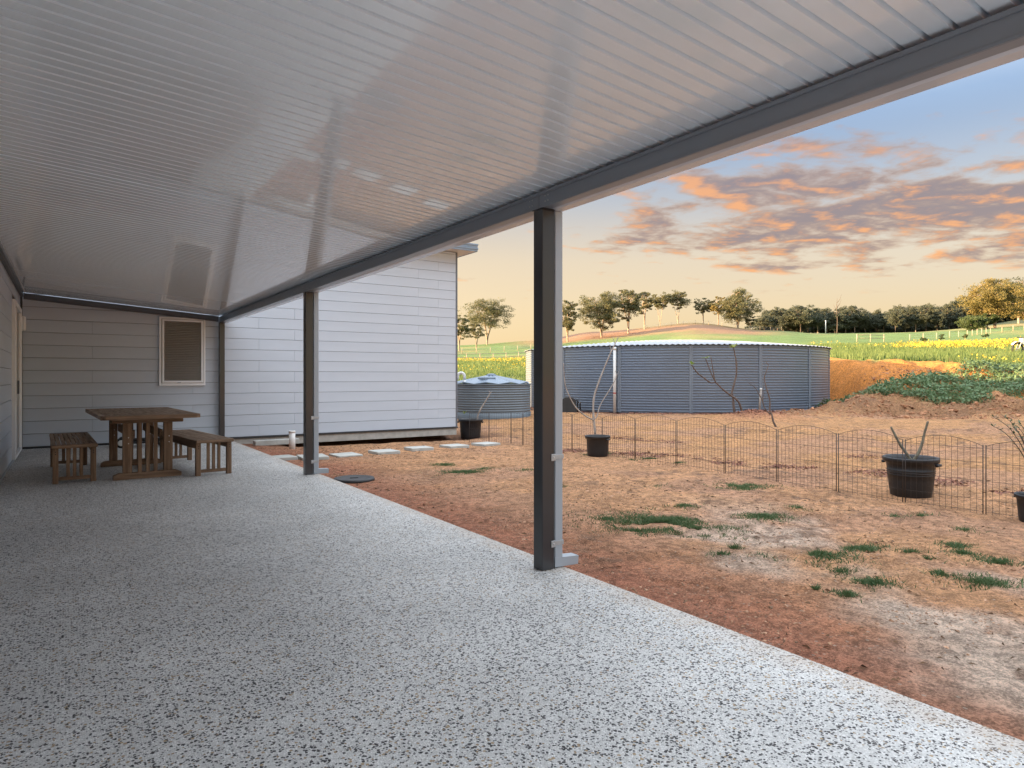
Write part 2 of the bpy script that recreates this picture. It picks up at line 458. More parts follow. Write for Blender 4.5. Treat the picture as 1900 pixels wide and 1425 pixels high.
class MB:
    def __init__(s):
        s.v = []
        s.f = []
        s.sm = []

    def add(s, vs, fs, smooth=False):
        b = len(s.v)
        s.v.extend([tuple(q) for q in vs])
        s.f.extend([tuple(i + b for i in q) for q in fs])
        s.sm.extend([smooth] * len(fs))
        return s

    def box(s, x0, x1, y0, y1, z0, z1, bev=0.0, mtx=None):
        if bev <= 0:
            vs = [(x, y, z) for z in (z0, z1) for y in (y0, y1) for x in (x0, x1)]
            fs = [(0, 2, 3, 1), (4, 5, 7, 6), (0, 1, 5, 4), (2, 6, 7, 3), (0, 4, 6, 2), (1, 3, 7, 5)]
        else:
            c = ((x0 + x1) / 2, (y0 + y1) / 2, (z0 + z1) / 2)
            h = ((x1 - x0) / 2, (y1 - y0) / 2, (z1 - z0) / 2)
            b = min(bev, min(h) * 0.8)
            vs, fs, idx = [], [], {}
            for sx in (-1, 1):
                for sy in (-1, 1):
                    for sz in (-1, 1):
                        sg = (sx, sy, sz)
                        for a in range(3):
                            q = [c[i] + sg[i] * (h[i] if i == a else h[i] - b) for i in range(3)]
                            idx[(sx, sy, sz, a)] = len(vs)
                            vs.append(tuple(q))
            def face(keys, n):
                pts = [Vector(vs[idx[k]]) for k in keys]
                nn = (pts[1] - pts[0]).cross(pts[2] - pts[0])
                ks = keys if nn.dot(n) > 0 else keys[::-1]
                fs.append(tuple(idx[k] for k in ks))
            for a in range(3):
                o1, o2 = [i for i in range(3) if i != a]
                for sa in (-1, 1):
                    ks = []
                    for s1, s2 in ((-1, -1), (1, -1), (1, 1), (-1, 1)):
                        g = [0, 0, 0]
                        g[a], g[o1], g[o2] = sa, s1, s2
                        ks.append((*g, a))
                    n = Vector([0, 0, 0]); n[a] = sa
                    face(ks, n)
            for a in range(3):          # edges along axis a
                o1, o2 = [i for i in range(3) if i != a]
                for s1 in (-1, 1):
                    for s2 in (-1, 1):
                        def k(sa, fa):
                            g = [0, 0, 0]
                            g[a], g[o1], g[o2] = sa, s1, s2
                            return (*g, fa)
                        n = Vector([0, 0, 0]); n[o1] = s1; n[o2] = s2
                        face([k(-1, o1), k(1, o1), k(1, o2), k(-1, o2)], n)
            for sx in (-1, 1):
                for sy in (-1, 1):
                    for sz in (-1, 1):
                        face([(sx, sy, sz, 0), (sx, sy, sz, 1), (sx, sy, sz, 2)], Vector((sx, sy, sz)))
        if mtx is not None:
            vs = [tuple(mtx @ Vector(q)) for q in vs]
        return s.add(vs, fs)

    def tube(s, pts, rad, n=8, cap=True, smooth=True):
        pts = [Vector(q) for q in pts]
        if not hasattr(rad, '__len__'):
            rad = [rad] * len(pts)
        vs, fs = [], []
        prev = None
        for i, q in enumerate(pts):
            a = pts[max(0, i - 1)]
            b = pts[min(len(pts) - 1, i + 1)]
            t = (b - a).normalized()
            if prev is None:
                u = t.orthogonal().normalized()
            else:
                u = (prev - t * prev.dot(t))
                u = u.normalized() if u.length > 1e-6 else t.orthogonal().normalized()
            prev = u
            w_ = t.cross(u)
            for k in range(n):
                an = 2 * math.pi * k / n
                vs.append(tuple(q + (u * math.cos(an) + w_ * math.sin(an)) * rad[i]))
        for i in range(len(pts) - 1):
            for k in range(n):
                fs.append((i * n + k, i * n + (k + 1) % n, (i + 1) * n + (k + 1) % n, (i + 1) * n + k))
        s.add(vs, fs, smooth)
        if cap:
            b = len(s.v) - len(vs)
            s.f.append(tuple(b + k for k in range(n))[::-1]); s.sm.append(False)
            s.f.append(tuple(b + (len(pts) - 1) * n + k for k in range(n))); s.sm.append(False)
        return s

    def lathe(s, prof, n=32, c=(0, 0, 0), smooth=True, close=True):
        vs, fs = [], []
        for r, z in prof:
            for k in range(n):
                an = 2 * math.pi * k / n
                vs.append((c[0] + r * math.cos(an), c[1] + r * math.sin(an), c[2] + z))
        for i in range(len(prof) - 1):
            for k in range(n):
                fs.append((i * n + k, i * n + (k + 1) % n, (i + 1) * n + (k + 1) % n, (i + 1) * n + k))
        s.add(vs, fs, smooth)
        if close:
            b = len(s.v) - len(vs)
            s.f.append(tuple(b + k for k in range(n))[::-1]); s.sm.append(False)
            s.f.append(tuple(b + (len(prof) - 1) * n + k for k in range(n))); s.sm.append(False)
        return s

    def prism_y(s, poly, y0, y1):
        """closed polygon of (x, z) swept along Y"""
        n = len(poly)
        vs = [(x, y0, z) for x, z in poly] + [(x, y1, z) for x, z in poly]
        fs = [(i, (i + 1) % n, n + (i + 1) % n, n + i) for i in range(n)]
        fs += [tuple(range(n))[::-1], tuple(range(n, 2 * n))]
        return s.add(vs, fs)

    def mesh(s, name, m):
        me = bpy.data.meshes.new(name)
        me.from_pydata(s.v, [], s.f)
        me.polygons.foreach_set('use_smooth', s.sm)
        me.materials.append(m)
        me.update()
        return me

    def build(s, name, m, parent=None, loc=None, rz=0.0):
        return link(name, s.mesh(name, m), parent, loc, rz)


def np_mesh(name, V, F, m, smooth=False):
    """V (n,3) float, F (k,m) int with m corners for every face"""
    me = bpy.data.meshes.new(name)
    V = np.asarray(V, dtype=np.float32)
    F = np.asarray(F, dtype=np.int32)
    me.vertices.add(len(V))
    me.vertices.foreach_set('co', V.ravel())
    me.loops.add(F.size)
    me.loops.foreach_set('vertex_index', F.ravel())
    me.polygons.add(len(F))
    me.polygons.foreach_set('loop_start', np.arange(0, F.size, F.shape[1], dtype=np.int32))
    me.polygons.foreach_set('use_smooth', np.full(len(F), smooth))
    me.materials.append(m)
    me.update(calc_edges=True)
    return me


def hashn(ix, iy, seed):
    h = (ix.astype(np.int64) * 374761393 + iy.astype(np.int64) * 668265263 + seed * 974711) & 0x7fffffff
    h = ((h ^ (h >> 13)) * 1274126177) & 0x7fffffff
    return ((h ^ (h >> 16)) & 0xffff) / 65535.0


def vnoise(x, y, seed=0):
    ix, iy = np.floor(x), np.floor(y)
    fx, fy = x - ix, y - iy
    fx = fx * fx * (3 - 2 * fx)
    fy = fy * fy * (3 - 2 * fy)
    a, b = hashn(ix, iy, seed), hashn(ix + 1, iy, seed)
    c, d = hashn(ix, iy + 1, seed), hashn(ix + 1, iy + 1, seed)
    return (a * (1 - fx) + b * fx) * (1 - fy) + (c * (1 - fx) + d * fx) * fy


def fbm(x, y, octv=4, seed=0, gain=0.5):
    s, a, t = 0.0, 1.0, 0.0
    for k in range(octv):
        s = s + a * vnoise(x * 2 ** k + 17.3 * k, y * 2 ** k - 9.1 * k, seed + k)
        t += a
        a *= gain
    return s / t


def sstep(a, b, x):
    t = np.clip((x - a) / (b - a), 0, 1)
    return t * t * (3 - 2 * t)


def camframe(X, Y):
    return X * FX + Y * FY, X * RX + Y * RY


def world_at(d, l):
    return d * FX + l * RX, d * FY + l * RY


def px(x, d):
    """world X, Y of photo column x at depth d in front of the viewpoint"""
    return world_at(d, (x - 950.0) / FOC * d)


def at(x, y, d):
    X, Y = px(x, d)
    return Vector((X, Y, CAMH + (HOR - y) / FOC * d))


# ------------------------------------------------------------------ terrain
TANK_C = px(950 + FOC * math.tan(R(13.4)), 29.2 * math.cos(R(13.4)))
TANK_R = 6.16
PROF = [
    (-180, [(0, -.1), (30, 0), (300, 5), (900, 10)]),
    (-60, [(0, -.1), (30, .2), (215, 7), (900, 10)]),
    (-4.6, [(0, -.06), (7, -.06), (12, -.1), (15.5, -.2), (18, -.15), (22, -.06), (27, 0), (31, .9), (35, 1.3), (60, 2.2), (110, 3.9), (150, 6.5), (180, 9.), (215, 11.6), (235, 12.2), (300, 4), (700, -10)]),
    (2.3, [(0, -.06), (7, -.06), (12, -.1), (15.5, -.12), (20, -.05), (30, 0), (35, 1.2), (60, 2.2), (110, 4.2), (150, 7), (180, 9.8), (215, 13.4), (240, 13.8), (300, 6), (700, -10)]),
    (7, [(0, -.06), (7, -.05), (12, -.08), (18, -.05), (36, 0), (40, 1.6), (60, 2.6), (110, 4.6), (150, 8), (180, 11.2), (220, 16.3), (250, 16.5), (300, 9), (700, -5)]),
    (15.4, [(0, -.06), (7, -.05), (12, -.06), (18, -.03), (22, 0), (36, 0), (40, 1.8), (60, 3), (110, 5.6), (150, 9.5), (180, 13), (225, 19.2), (255, 19.4), (320, 10), (700, 0)]),
    (20.9, [(0, -.06), (7, -.05), (12, -.05), (18, -.02), (22, 0.02), (33, .2), (37, 1.8), (60, 3.2), (110, 6), (150, 9.2), (180, 11.8), (225, 16.2), (300, 19.5), (700, 25)]),
    (25.8, [(0, -.06), (7, -.05), (12, -.03), (20, 0), (22, .08), (24, .45), (25.5, .62), (27.5, .85), (29.5, 1.3), (31, 1.85), (55, 3.1), (90, 4.9), (150, 8.8), (220, 14), (300, 19.2), (420, 22), (700, 25)]),
    (31.4, [(0, -.06), (7, -.05), (12, -.02), (20, .02), (22, .05), (23.5, .12), (25, .42), (28, .97), (29, 1.04), (31, 1.6), (32, 1.85), (55, 2.95), (90, 4.9), (150, 8.4), (220, 13.6), (300, 18.7), (700, 26)]),
    (37.7, [(0, -.06), (7, -.05), (12, 0), (20, .08), (24, .2), (26, .5), (31, 1.2), (36, 1.75), (40, 2.1), (55, 2.9), (90, 4.9), (150, 9), (220, 14.5), (300, 20.5), (420, 32), (700, 45)]),
    (70, [(0, -.06), (20, .1), (30, 1), (60, 3), (150, 9), (300, 18), (700, 35)]),
    (180, [(0, -.1), (30, 0), (300, 5), (900, 10)]),
]


def base_z(X, Y):
    X, Y = np.asarray(X, float), np.asarray(Y, float)
    d, l = camframe(X, Y)
    r = np.hypot(d, l)
    th = np.degrees(np.arctan2(l, d))
    z = np.zeros_like(r)
    zs = [np.interp(r, [q[0] for q in pr], [q[1] for q in pr]) for _, pr in PROF]
    for k in range(len(PROF) - 1):
        a, b = PROF[k][0], PROF[k + 1][0]
        m = (th >= a) & (th <= b)
        t = np.clip((th - a) / (b - a), 0, 1)
        t = 0.35 * t + 0.65 * t * t * (3 - 2 * t)
        z = np.where(m, zs[k] * (1 - t) + zs[k + 1] * t, z)
    # tank pad
    dt = np.hypot(X - TANK_C[0], Y - TANK_C[1])
    pad = sstep(8.2, 6.6, dt)
    fr = sstep(14.5, 20.5, l) * 0.0
    z = z * (1 - pad) + pad * np.minimum(z, 0.0)
    return z


def zt(X, Y):
    X, Y = np.asarray(X, float), np.asarray(Y, float)
    z = base_z(X, Y)
    d, l = camframe(X, Y)
    r = np.hypot(d, l)
    yard = sstep(33, 26, r)
    # tyre-rolled swells, clods, bank lumps
    z = z + yard * (0.045 * (fbm(X * 0.7, Y * 0.7, 3, 3) - 0.5) + 0.022 * (fbm(X * 4.5, Y * 4.5, 3, 9) - 0.5)
                    + 0.016 * (fbm(X * 14, Y * 14, 3, 21) - 0.5) - 0.022 * sstep(0.62, 0.74, fbm(X * 3.4, Y * 3.4, 2, 23))) * sstep(2.55, 3.2, X)
    # low graded windrows beyond the fence
    rid = np.exp(-((l * 0.25 + d - 16.3 - 0.9 * fbm(X * .5, Y * .5, 2, 5)) / 0.16) ** 2) + 0.7 * np.exp(-((l * 0.22 + d - 14.3 - 0.8 * fbm(X * .6, Y * .6, 2, 15)) / 0.13) ** 2)
    z = z + 0.10 * rid * sstep(4.0, 6.5, l) * sstep(13.5, 10.5, l) * (0.3 + fbm(X * 1.5, Y * 1.5, 2, 7))
    bank = sstep(21.5, 23.5, r) * sstep(34, 31, r) * sstep(20, 23, np.degrees(np.arctan2(l, d)))
    z = z + bank * (0.55 * (fbm(X * 0.9, Y * 0.9, 3, 31) - 0.5) + 0.46 * (fbm(X * 2.6, Y * 2.6, 4, 41) - 0.5))
    far = sstep(34, 60, r)
    z = z + far * (0.6 * (fbm(X * 0.05, Y * 0.05, 3, 51) - 0.5) + 0.10 * (fbm(X * 0.6, Y * 0.6, 2, 61) - 0.5))
    mx_, my_ = px(1408, 18.7)
    md = np.hypot(X - mx_, (Y - my_)) / (1.1 + 0.5 * fbm(X, Y, 2, 411))
    z = z + 0.26 * np.exp(-(md / 0.75) ** 2) * (0.7 + 0.6 * fbm(X * 5, Y * 5, 2, 421))
    # excavated strip below the wing's footing
    strip = sstep(12.6, 13.3, Y) * sstep(14.6, 13.9, Y) * sstep(3.2, 4.0, X) * sstep(9.2, 8.2, X)
    z = z - 0.10 * strip
    return z


def z1(x, y):
    return float(zt(np.array([x]), np.array([y]))[0])


def build_ground():
    th = np.concatenate([np.arange(-180, -45, 5.0), np.arange(-45, -8, 1.0), np.arange(-8, 47, 0.14), np.arange(47, 60, 1.0), np.arange(60, 180.1, 5.0)])
    rr = [0.3, 1.0]
    while rr[-1] < 1400:
        rr.append(rr[-1] * (1.007 if rr[-1] < 14 else 1.011 if rr[-1] < 60 else 1.022))
    rr = np.array(rr)
    T, Q = np.meshgrid(np.radians(th), rr)
    d, l = Q * np.cos(T), Q * np.sin(T)
    X, Y = world_at(d, l)
    Z = zt(X, Y)
    nr, nt = X.shape
    V = np.stack([X, Y, Z], -1).reshape(-1, 3)
    i = np.arange(nr - 1)[:, None] * nt + np.arange(nt - 1)[None, :]
    F = np.stack([i, i + 1, i + nt + 1, i + nt], -1).reshape(-1, 4)
    me = np_mesh('ground', V, F[:, ::-1], M['ground'], True)
    # albedo zones
    Td = np.degrees(T)
    C = np.zeros((nr, nt, 3))
    tan = np.array([0.53, 0.285, 0.148])
    red = np.array([0.42, 0.17, 0.105])
    pale = np.array([0.60, 0.46, 0.36])
    orange = np.array([0.58, 0.225, 0.055])
    brown = np.array([0.24, 0.125, 0.065])
    def lay(col, mk):
        nonlocal C
        C = C * (1 - mk[..., None]) + col * mk[..., None]
    C[:] = tan
    n = fbm(X * 0.8, Y * 0.8, 4, 71)
    n2 = fbm(X * 3, Y * 3, 3, 81)
    lay(np.array([0.53, 0.28, 0.125]), sstep(7.5, 9.5, X) * 0.8)
    lay(np.array([0.45, 0.25, 0.16]), sstep(0.50, 0.66, n) * 0.6)
    lay(red, sstep(4.2 + 0 * n, 2.6, X + 1.4 * (n - 0.5)) * 0.95)
    pm = sstep(0.42, 0.62, fbm(X * 0.9 + 3, Y * 0.9, 4, 91)) * sstep(2.75, 3.3, X + 0.6 * (n2 - .5)) * sstep(6.8, 4.6, X) * sstep(5.2, 2.8, Y)
    lay(pale, np.clip(pm * 0.95, 0, 1))
    lay(brown, sstep(0.60, 0.74, n2) * 0.35 * sstep(2.6, 3, X))
    n5 = fbm(X * 6.5, Y * 6.5, 4, 301)
    n6 = fbm(X * 0.55 + 9, Y * 0.55, 3, 311)
    lay(np.array([0.22, 0.13, 0.085]), sstep(0.60, 0.70, n5) * sstep(0.42, 0.62, n6) * 0.75 * sstep(2.75, 3.2, X))
    strip = sstep(12.6, 13.2, Y) * sstep(15, 13.9, Y) * sstep(2.5, 3.2, X) * sstep(9.2, 8.2, X)
    lay(np.array([0.20, 0.10, 0.06]), strip * 0.85)
    # bank soil
    bank = sstep(21.3, 23.3, Q + 1.2 * (n - .5)) * sstep(18.5, 22, Td)
    lay(brown, bank * 0.8 * sstep(27.5, 24, Q))
    lay(orange, bank * sstep(25.5, 27.5, Q))
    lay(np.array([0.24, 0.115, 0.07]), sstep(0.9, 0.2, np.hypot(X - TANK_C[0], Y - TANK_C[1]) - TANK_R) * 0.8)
    mx_, my_ = px(1408, 18.7)
    lay(np.array([0.33, 0.13, 0.08]), np.exp(-(np.hypot(X - mx_, Y - my_) / 1.0) ** 2) * 0.9)
    # field
    edge = np.where(Td > 19, np.interp(Td, [19, 25.4, 27.0, 28.5, 31.4, 37.7, 60], [40, 39, 34, 32.0, 32.2, 34, 34]), np.interp(Td, [-10, 3, 19], [28, 33, 38])) + 1.6 * (n - .5)
    fld = sstep(-0.5, 0.6, Q - edge)
    g = fbm(X * 0.09, Y * 0.09, 4, 101)
    green = np.array([0.125, 0.19, 0.062]) * (0.75 + 0.5 * fbm(X * .3, Y * .3, 3, 111))[..., None]
    C = C * (1 - fld[..., None]) + green * fld[..., None]
    yel = np.array([0.22, 0.235, 0.07])
    lay(yel, fld * sstep(115, 95, Q) * sstep(0.38, 0.62, g + 0.15 * sstep(60, 40, Q)) * 0.8)
    lay(np.array([0.30, 0.25, 0.10]), fld * sstep(0.52, 0.70, fbm(X * .035, Y * .05, 3, 131)) * 0.6)
    ridge = sstep(165, 195, Q + 30 * (g - .5)) * sstep(-1.5, 3.5, Td) * sstep(24, 19, Td)
    lay(np.array([0.28, 0.155, 0.095]), ridge * 0.95)
    lay(np.array([0.13, 0.13, 0.055]), sstep(205, 222, Q) * sstep(9, 12, Td) * sstep(24, 20, Td) * 0.7)
    lay(np.array([0.33, 0.22, 0.11]), sstep(235, 262, Q) * sstep(32, 36, Td) * sstep(300, 280, Q) * 0.7)
    lay(np.array([0.07, 0.085, 0.045]), sstep(285, 310, Q) * sstep(18, 22, Td) * sstep(60, 50, Td))
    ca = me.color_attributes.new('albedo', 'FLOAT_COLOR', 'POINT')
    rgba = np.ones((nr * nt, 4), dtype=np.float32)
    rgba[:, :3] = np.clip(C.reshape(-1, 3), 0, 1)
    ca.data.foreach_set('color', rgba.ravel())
    return tag(link('ground', me), kind='structure')
build_ground()

# patio slab, run on unseen behind the camera to bounce light up
SLAB_X = 2.63
mb = MB()
mb.box(-0.63, SLAB_X, -5.5, 13.745, -0.16, 0.0, 0.008)
tag(mb.build('patio', M['aggregate']), 'grey exposed aggregate concrete patio slab under the verandah', kind='structure')

# ------------------------------------------------------------------ house
WX = -0.62          # face of the side wall
WY = 13.75          # face of the end wall
CX = 7.70           # right corner of the wing
PITCH = 0.214
house = empty('house', (WX, WY, 0), 0, 'pale grey weatherboard house wrapping the verandah on two sides', 'house')
def hpart(mb, name, m, parent=house):
    o = mb.build(name, m, parent)
    o.matrix_parent_inverse = Matrix.Translation((-WX, -WY, 0)) if parent is house else Matrix.Identity(4)
    return o
# everything below is given in world coordinates; the parent inverse keeps it there
body = MB().box(-10, WX - 0.02, 0.25, WY + 0.2, -0.3, 2.95)
sw = hpart(body, 'side_wall', M['backing'])
wing = MB().box(-10, CX - 0.02, WY + 0.02, 25.5, -0.06, 4.16)
ew = hpart(wing, 'end_wall', M['backing'])
rng = random.Random(4)
board_cache = {}
def board(parent, x0, x1, y0, y1, z0, z1):
    key = (round(x1 - x0, 3), round(y1 - y0, 3), round(z1 - z0, 3))
    if key not in board_cache:
        b = MB().box(-key[0] / 2, key[0] / 2, -key[1] / 2, key[1] / 2, -key[2] / 2, key[2] / 2, 0.003)
        board_cache[key] = b.mesh('weatherboard', M['board'])
    o = link('weatherboard', board_cache[key], parent, ((x0 + x1) / 2, (y0 + y1) / 2, (z0 + z1) / 2))
    return o
k = 0
z = 0.035
while z < 4.14:
    ztop = min(z + PITCH - 0.0065, 4.15)
    js = [2.0, 3.2, 6.69] if k % 2 == 0 else [0.4, 3.9, 7.2]
    js = [WX + 0.03] + [j + 0.0 for j in js] + [CX - 0.03]
    for a, b in zip(js[:-1], js[1:]):
        board(ew, a + 0.0008, b - 0.0008, WY - 0.004, WY + 0.014, z, ztop)
    k += 1
    z += PITCH
z = 0.035
k = 0
while z < 2.68:
    ztop = min(z + PITCH - 0.0065, 2.85)
    js = [0.25, 2.2, 6.4, 10.6] if k % 2 == 0 else [0.25, 1.4, 4.3, 8.5]
    js = js + [11.62]
    for a, b in zip(js[:-1], js[1:]):
        board(sw, WX - 0.014, WX + 0.004, a + 0.0008, b - 0.0008, z, ztop)
    if z > 2.3:
        board(sw, WX - 0.014, WX + 0.004, 11.6208, WY - 0.01, z, ztop)
    else:
        board(sw, WX - 0.014, WX + 0.004, 13.36, WY - 0.01, z, ztop)
    k += 1
    z += PITCH
# trims
hpart(MB().box(WX + 0.008, CX + 0.02, WY - 0.022, WY + 0.01, 0.0, 0.030, 0.003), 'base_trim', M['trim'])
hpart(MB().box(WX - 0.01, WX + 0.02, 0.25, WY - 0.03, 0.004, 0.030, 0.003), 'base_trim', M['pipe'])
hpart(MB().box(WX + 0.004, WX + 0.034, WY - 0.034, WY - 0.004, 0.030, 2.70, 0.003), 'corner_trim', M['trim'])
hpart(MB().box(CX - 0.035, CX + 0.012, WY - 0.012, WY + 0.05, 0.0, 4.15, 0.004), 'corner_trim', M['greytrim'])
hpart(MB().box(-9.9, CX - 0.004, WY + 0.005, 25.45, -0.16, -0.001, 0.004), 'footing', M['concrete'])
# right face of the wing
hpart(MB().box(CX - 0.019, CX - 0.004, WY + 0.052, 25.48, 0.0, 4.15), 'gable_side', M['board'])
# eaves and roof; unseen ridges raised to cast more shade
OV = 0.36
soff = MB().box(WX - 3.0, CX + OV - 0.02, WY - OV + 0.02, 25.8, 4.165, 4.185)
hpart(soff, 'soffit', M['soffit'])
f = MB()
for q in range(4):      # fascia and gutter face as four stepped rolls
    f.box(WX - 3.0, CX + OV + 0.012 * (q % 2), WY - OV - 0.012 * (q % 2), WY - OV + 0.018, 4.155 + q * 0.046, 4.199 + q * 0.046, 0.004)
hpart(f, 'fascia', M['fascia'])
f = MB()
for q in range(4):
    f.box(CX + OV - 0.018, CX + OV + 0.010 * (q % 2) + 0.001, WY - OV + 0.02, 25.8, 4.155 + q * 0.046, 4.199 + q * 0.046, 0.004)
hpart(f, 'fascia', M['fascia'])
rf = MB()
rf.add([(-10.3, WY - OV + 0.02, 4.19), (CX + OV - 0.02, WY - OV + 0.02, 4.19), (CX + OV - 0.02, 25.8, 4.19), (-10.3, 25.8, 4.19), (-10.3, 19.6, 5.9), (3.0, 19.6, 5.9)],
       [(0, 1, 5, 4), (1, 2, 5), (2, 3, 4, 5), (3, 0, 4), (3, 2, 1, 0)])
hpart(rf, 'roof', M['roofing'])
rf = MB()
rf.add([(-10.3, 0.0, 2.96), (WX + 0.05, 0.0, 2.96), (WX + 0.05, WY - OV - .05, 2.96), (-10.3, WY - OV - .05, 2.96), (-5.3, 3.5, 4.7), (-5.3, WY - OV - .05, 4.7)],
       [(0, 1, 4), (1, 2, 5, 4), (2, 3, 5), (3, 0, 4, 5), (3, 2, 1, 0)])
hpart(rf, 'roof', M['roofing'])

# window in the end wall
WX0, WX1, WZ0, WZ1 = 1.435, 2.215, 1.045, 2.315
win = hpart(MB().box(WX0 + 0.02, WX1 - 0.02, WY - 0.018, WY - 0.006, WZ0 + 0.02, WZ1 - 0.02), 'window', M['slat'])
def wpart(mb, name, m):
    return mb.build(name, m, win)
fr = MB()
FW = 0.034
fr.box(WX0, WX0 + FW, WY - 0.05, WY - 0.005, WZ0, WZ1, 0.003)
fr.box(WX1 - FW, WX1, WY - 0.05, WY - 0.005, WZ0, WZ1, 0.003)
fr.box(WX0 + FW, WX1 - FW, WY - 0.05, WY - 0.005, WZ1 - FW, WZ1, 0.003)
fr.box(WX0 + FW, WX1 - FW, WY - 0.05, WY - 0.005, WZ0, WZ0 + 0.045, 0.003)
wpart(fr, 'frame', M['whiteframe'])
sx0, sx1, sz0, sz1 = WX0 + 0.048, WX1 - 0.044, WZ0 + 0.055, WZ1 - 0.044
fr = MB()
fr.box(sx0, sx0 + 0.032, WY - 0.062, WY - 0.022, sz0, sz1, 0.003)
fr.box(sx1 - 0.032, sx1, WY - 0.062, WY - 0.022, sz0, sz1, 0.003)
fr.box(sx0 + 0.032, sx1 - 0.032, WY - 0.062, WY - 0.022, sz1 - 0.032, sz1, 0.003)
fr.box(sx0 + 0.032, sx1 - 0.032, WY - 0.062, WY - 0.022, sz0, sz0 + 0.036, 0.003)
wpart(fr, 'sash', M['whiteframe'])
wpart(MB().box(WX0 + 0.3, WX0 + 0.36, WY - 0.068, WY - 0.05, WZ0 + 0.047, WZ0 + 0.058, 0.002), 'catch', M['greytrim'])
bl = MB()
nsl = 34
for q in range(nsl):
    zc = sz0 + 0.045 + (sz1 - sz0 - 0.085) * (q + 0.5) / nsl
    mt = Matrix.Translation((0, WY - 0.030, zc)) @ Matrix.Rotation(R(38 + rng.uniform(-5, 5)), 4, 'X')
    bl.box(sx0 + 0.034, sx1 - 0.034, -0.0165, 0.0165, -0.0008, 0.0008, 0, mt)
o = wpart(bl, 'blind', M['slat'])
o['kind'] = 'stuff'
m_ = bpy.data.materials.new('screen_mesh'); m_.use_nodes = True
t_ = NT(m_.node_tree)
pb = t_.new('ShaderNodeBsdfPrincipled'); pb.inputs['Base Color'].default_value = (0.20, 0.19, 0.175, 1); pb.inputs['Roughness'].default_value = 0.35
tb = t_.new('ShaderNodeBsdfTransparent'); mx = t_.new('ShaderNodeMixShader'); mx.inputs[0].default_value = 0.42
t_.t.links.new(tb.outputs[0], mx.inputs[1]); t_.t.links.new(pb.outputs[0], mx.inputs[2])
t_.t.links.new(mx.outputs[0], t_.new('ShaderNodeOutputMaterial').inputs[0])
wpart(MB().box(sx0 + 0.03, sx1 - 0.03, WY - 0.052, WY - 0.050, sz0 + 0.034, sz1 - 0.03), 'flyscreen', m_)

# sliding door in the side wall, near the corner
door = hpart(MB().box(WX - 0.012, WX - 0.004, 11.66, 13.32, 0.05, 2.28), 'door', M['glass'])
fr = MB()
for (a, b) in ((11.63, 11.70), (13.27, 13.34)):
    fr.box(WX - 0.01, WX + 0.045, a, b, 0.035, 2.30, 0.004)
fr.box(WX - 0.01, WX + 0.045, 11.70, 13.27, 2.23, 2.30, 0.004)
fr.box(WX - 0.01, WX + 0.045, 11.70, 13.27, 0.035, 0.075, 0.004)
fr.build('frame', M['whiteframe'], door)
fr = MB()
for (a, b) in ((11.703, 11.77), (12.44, 12.53), (13.20, 13.267)):
    fr.box(WX - 0.003, WX + 0.022, a, b, 0.077, 2.228, 0.003)
fr.build('sash', M['whiteframe'], door)
MB().box(WX + 0.022, WX + 0.05, 12.46, 12.49, 0.95, 1.15, 0.004).build('handle', M['greytrim'], door)
lampbox = MB().box(WX + 0.005, WX + 0.085, 13.42, 13.54, 1.96, 2.20, 0.012)
o = tag(lampbox.build('wall_box', M['whiteframe']), 'small white plastic box on side wall beside the sliding door', 'wall box')
MB().box(WX + 0.084, WX + 0.090, 13.435, 13.525, 1.98, 2.18, 0.002).build('cover', M['whiteframe'], o)

# ------------------------------------------------------------------ verandah
PX0 = 2.445        # inner face of the posts
PS = 0.095
POST_Y = [3.29, 8.15, 13.60]
BZ0, BZ1 = 2.25, 2.352
Y0 = 0.32
ver = empty('verandah', (0, 0, 0), 0, 'verandah with white ribbed steel ceiling on dark steel posts', 'verandah')
SL = -0.078
def ceil_z(x):
    return 2.372 + (x - 2.46) * SL
# roof sheets: trapezoidal ribs, eight to a sheet
def sheet_mesh(nribs=8, p=0.0875, x0=WX + 0.012, x1=2.625):
    prof = []
    for q in range(nribs):
        b = q * p
        prof += [(b + 0.0, 0), (b + 0.066, 0), (b + 0.0705, 0.021), (b + 0.083, 0.021)]
    prof.append((nribs * p - 0.0003, 0.0))
    vs, fs = [], []
    n = len(prof)
    for layer in (0, 0.0022):
        for x in (x0, x1):
            for (y, z) in prof:
                vs.append((x, y, ceil_z(x) + z + layer))
    for a in range(n - 1):
        fs.append((a, a + 1, n + a + 1, n + a))
        fs.append((2 * n + a, 3 * n + a, 3 * n + a + 1, 2 * n + a + 1))
        fs.append((a, 2 * n + a, 2 * n + a + 1, a + 1))
        fs.append((n + a, n + a + 1, 3 * n + a + 1, 3 * n + a))
    fs.append((0, n, 3 * n, 2 * n))
    fs.append((n - 1, 3 * n - 1, 4 * n - 1, 2 * n - 1))
    return MB().add(vs, fs).mesh('roof_sheet', M['sheet'])
shm = sheet_mesh()
y = Y0
while y + 0.7 < 13.66:
    link('roof_sheet', shm, ver, (0, y, rng.uniform(-0.0006, 0.0006))).rotation_euler = (R(rng.uniform(-.04, .04)), R(rng.uniform(-.015, .015)), 0)
    y += 0.7
rem = int((13.68 - y) / 0.0875)
if rem > 0:
    link('roof_sheet', sheet_mesh(rem), ver, (0, y, 0))
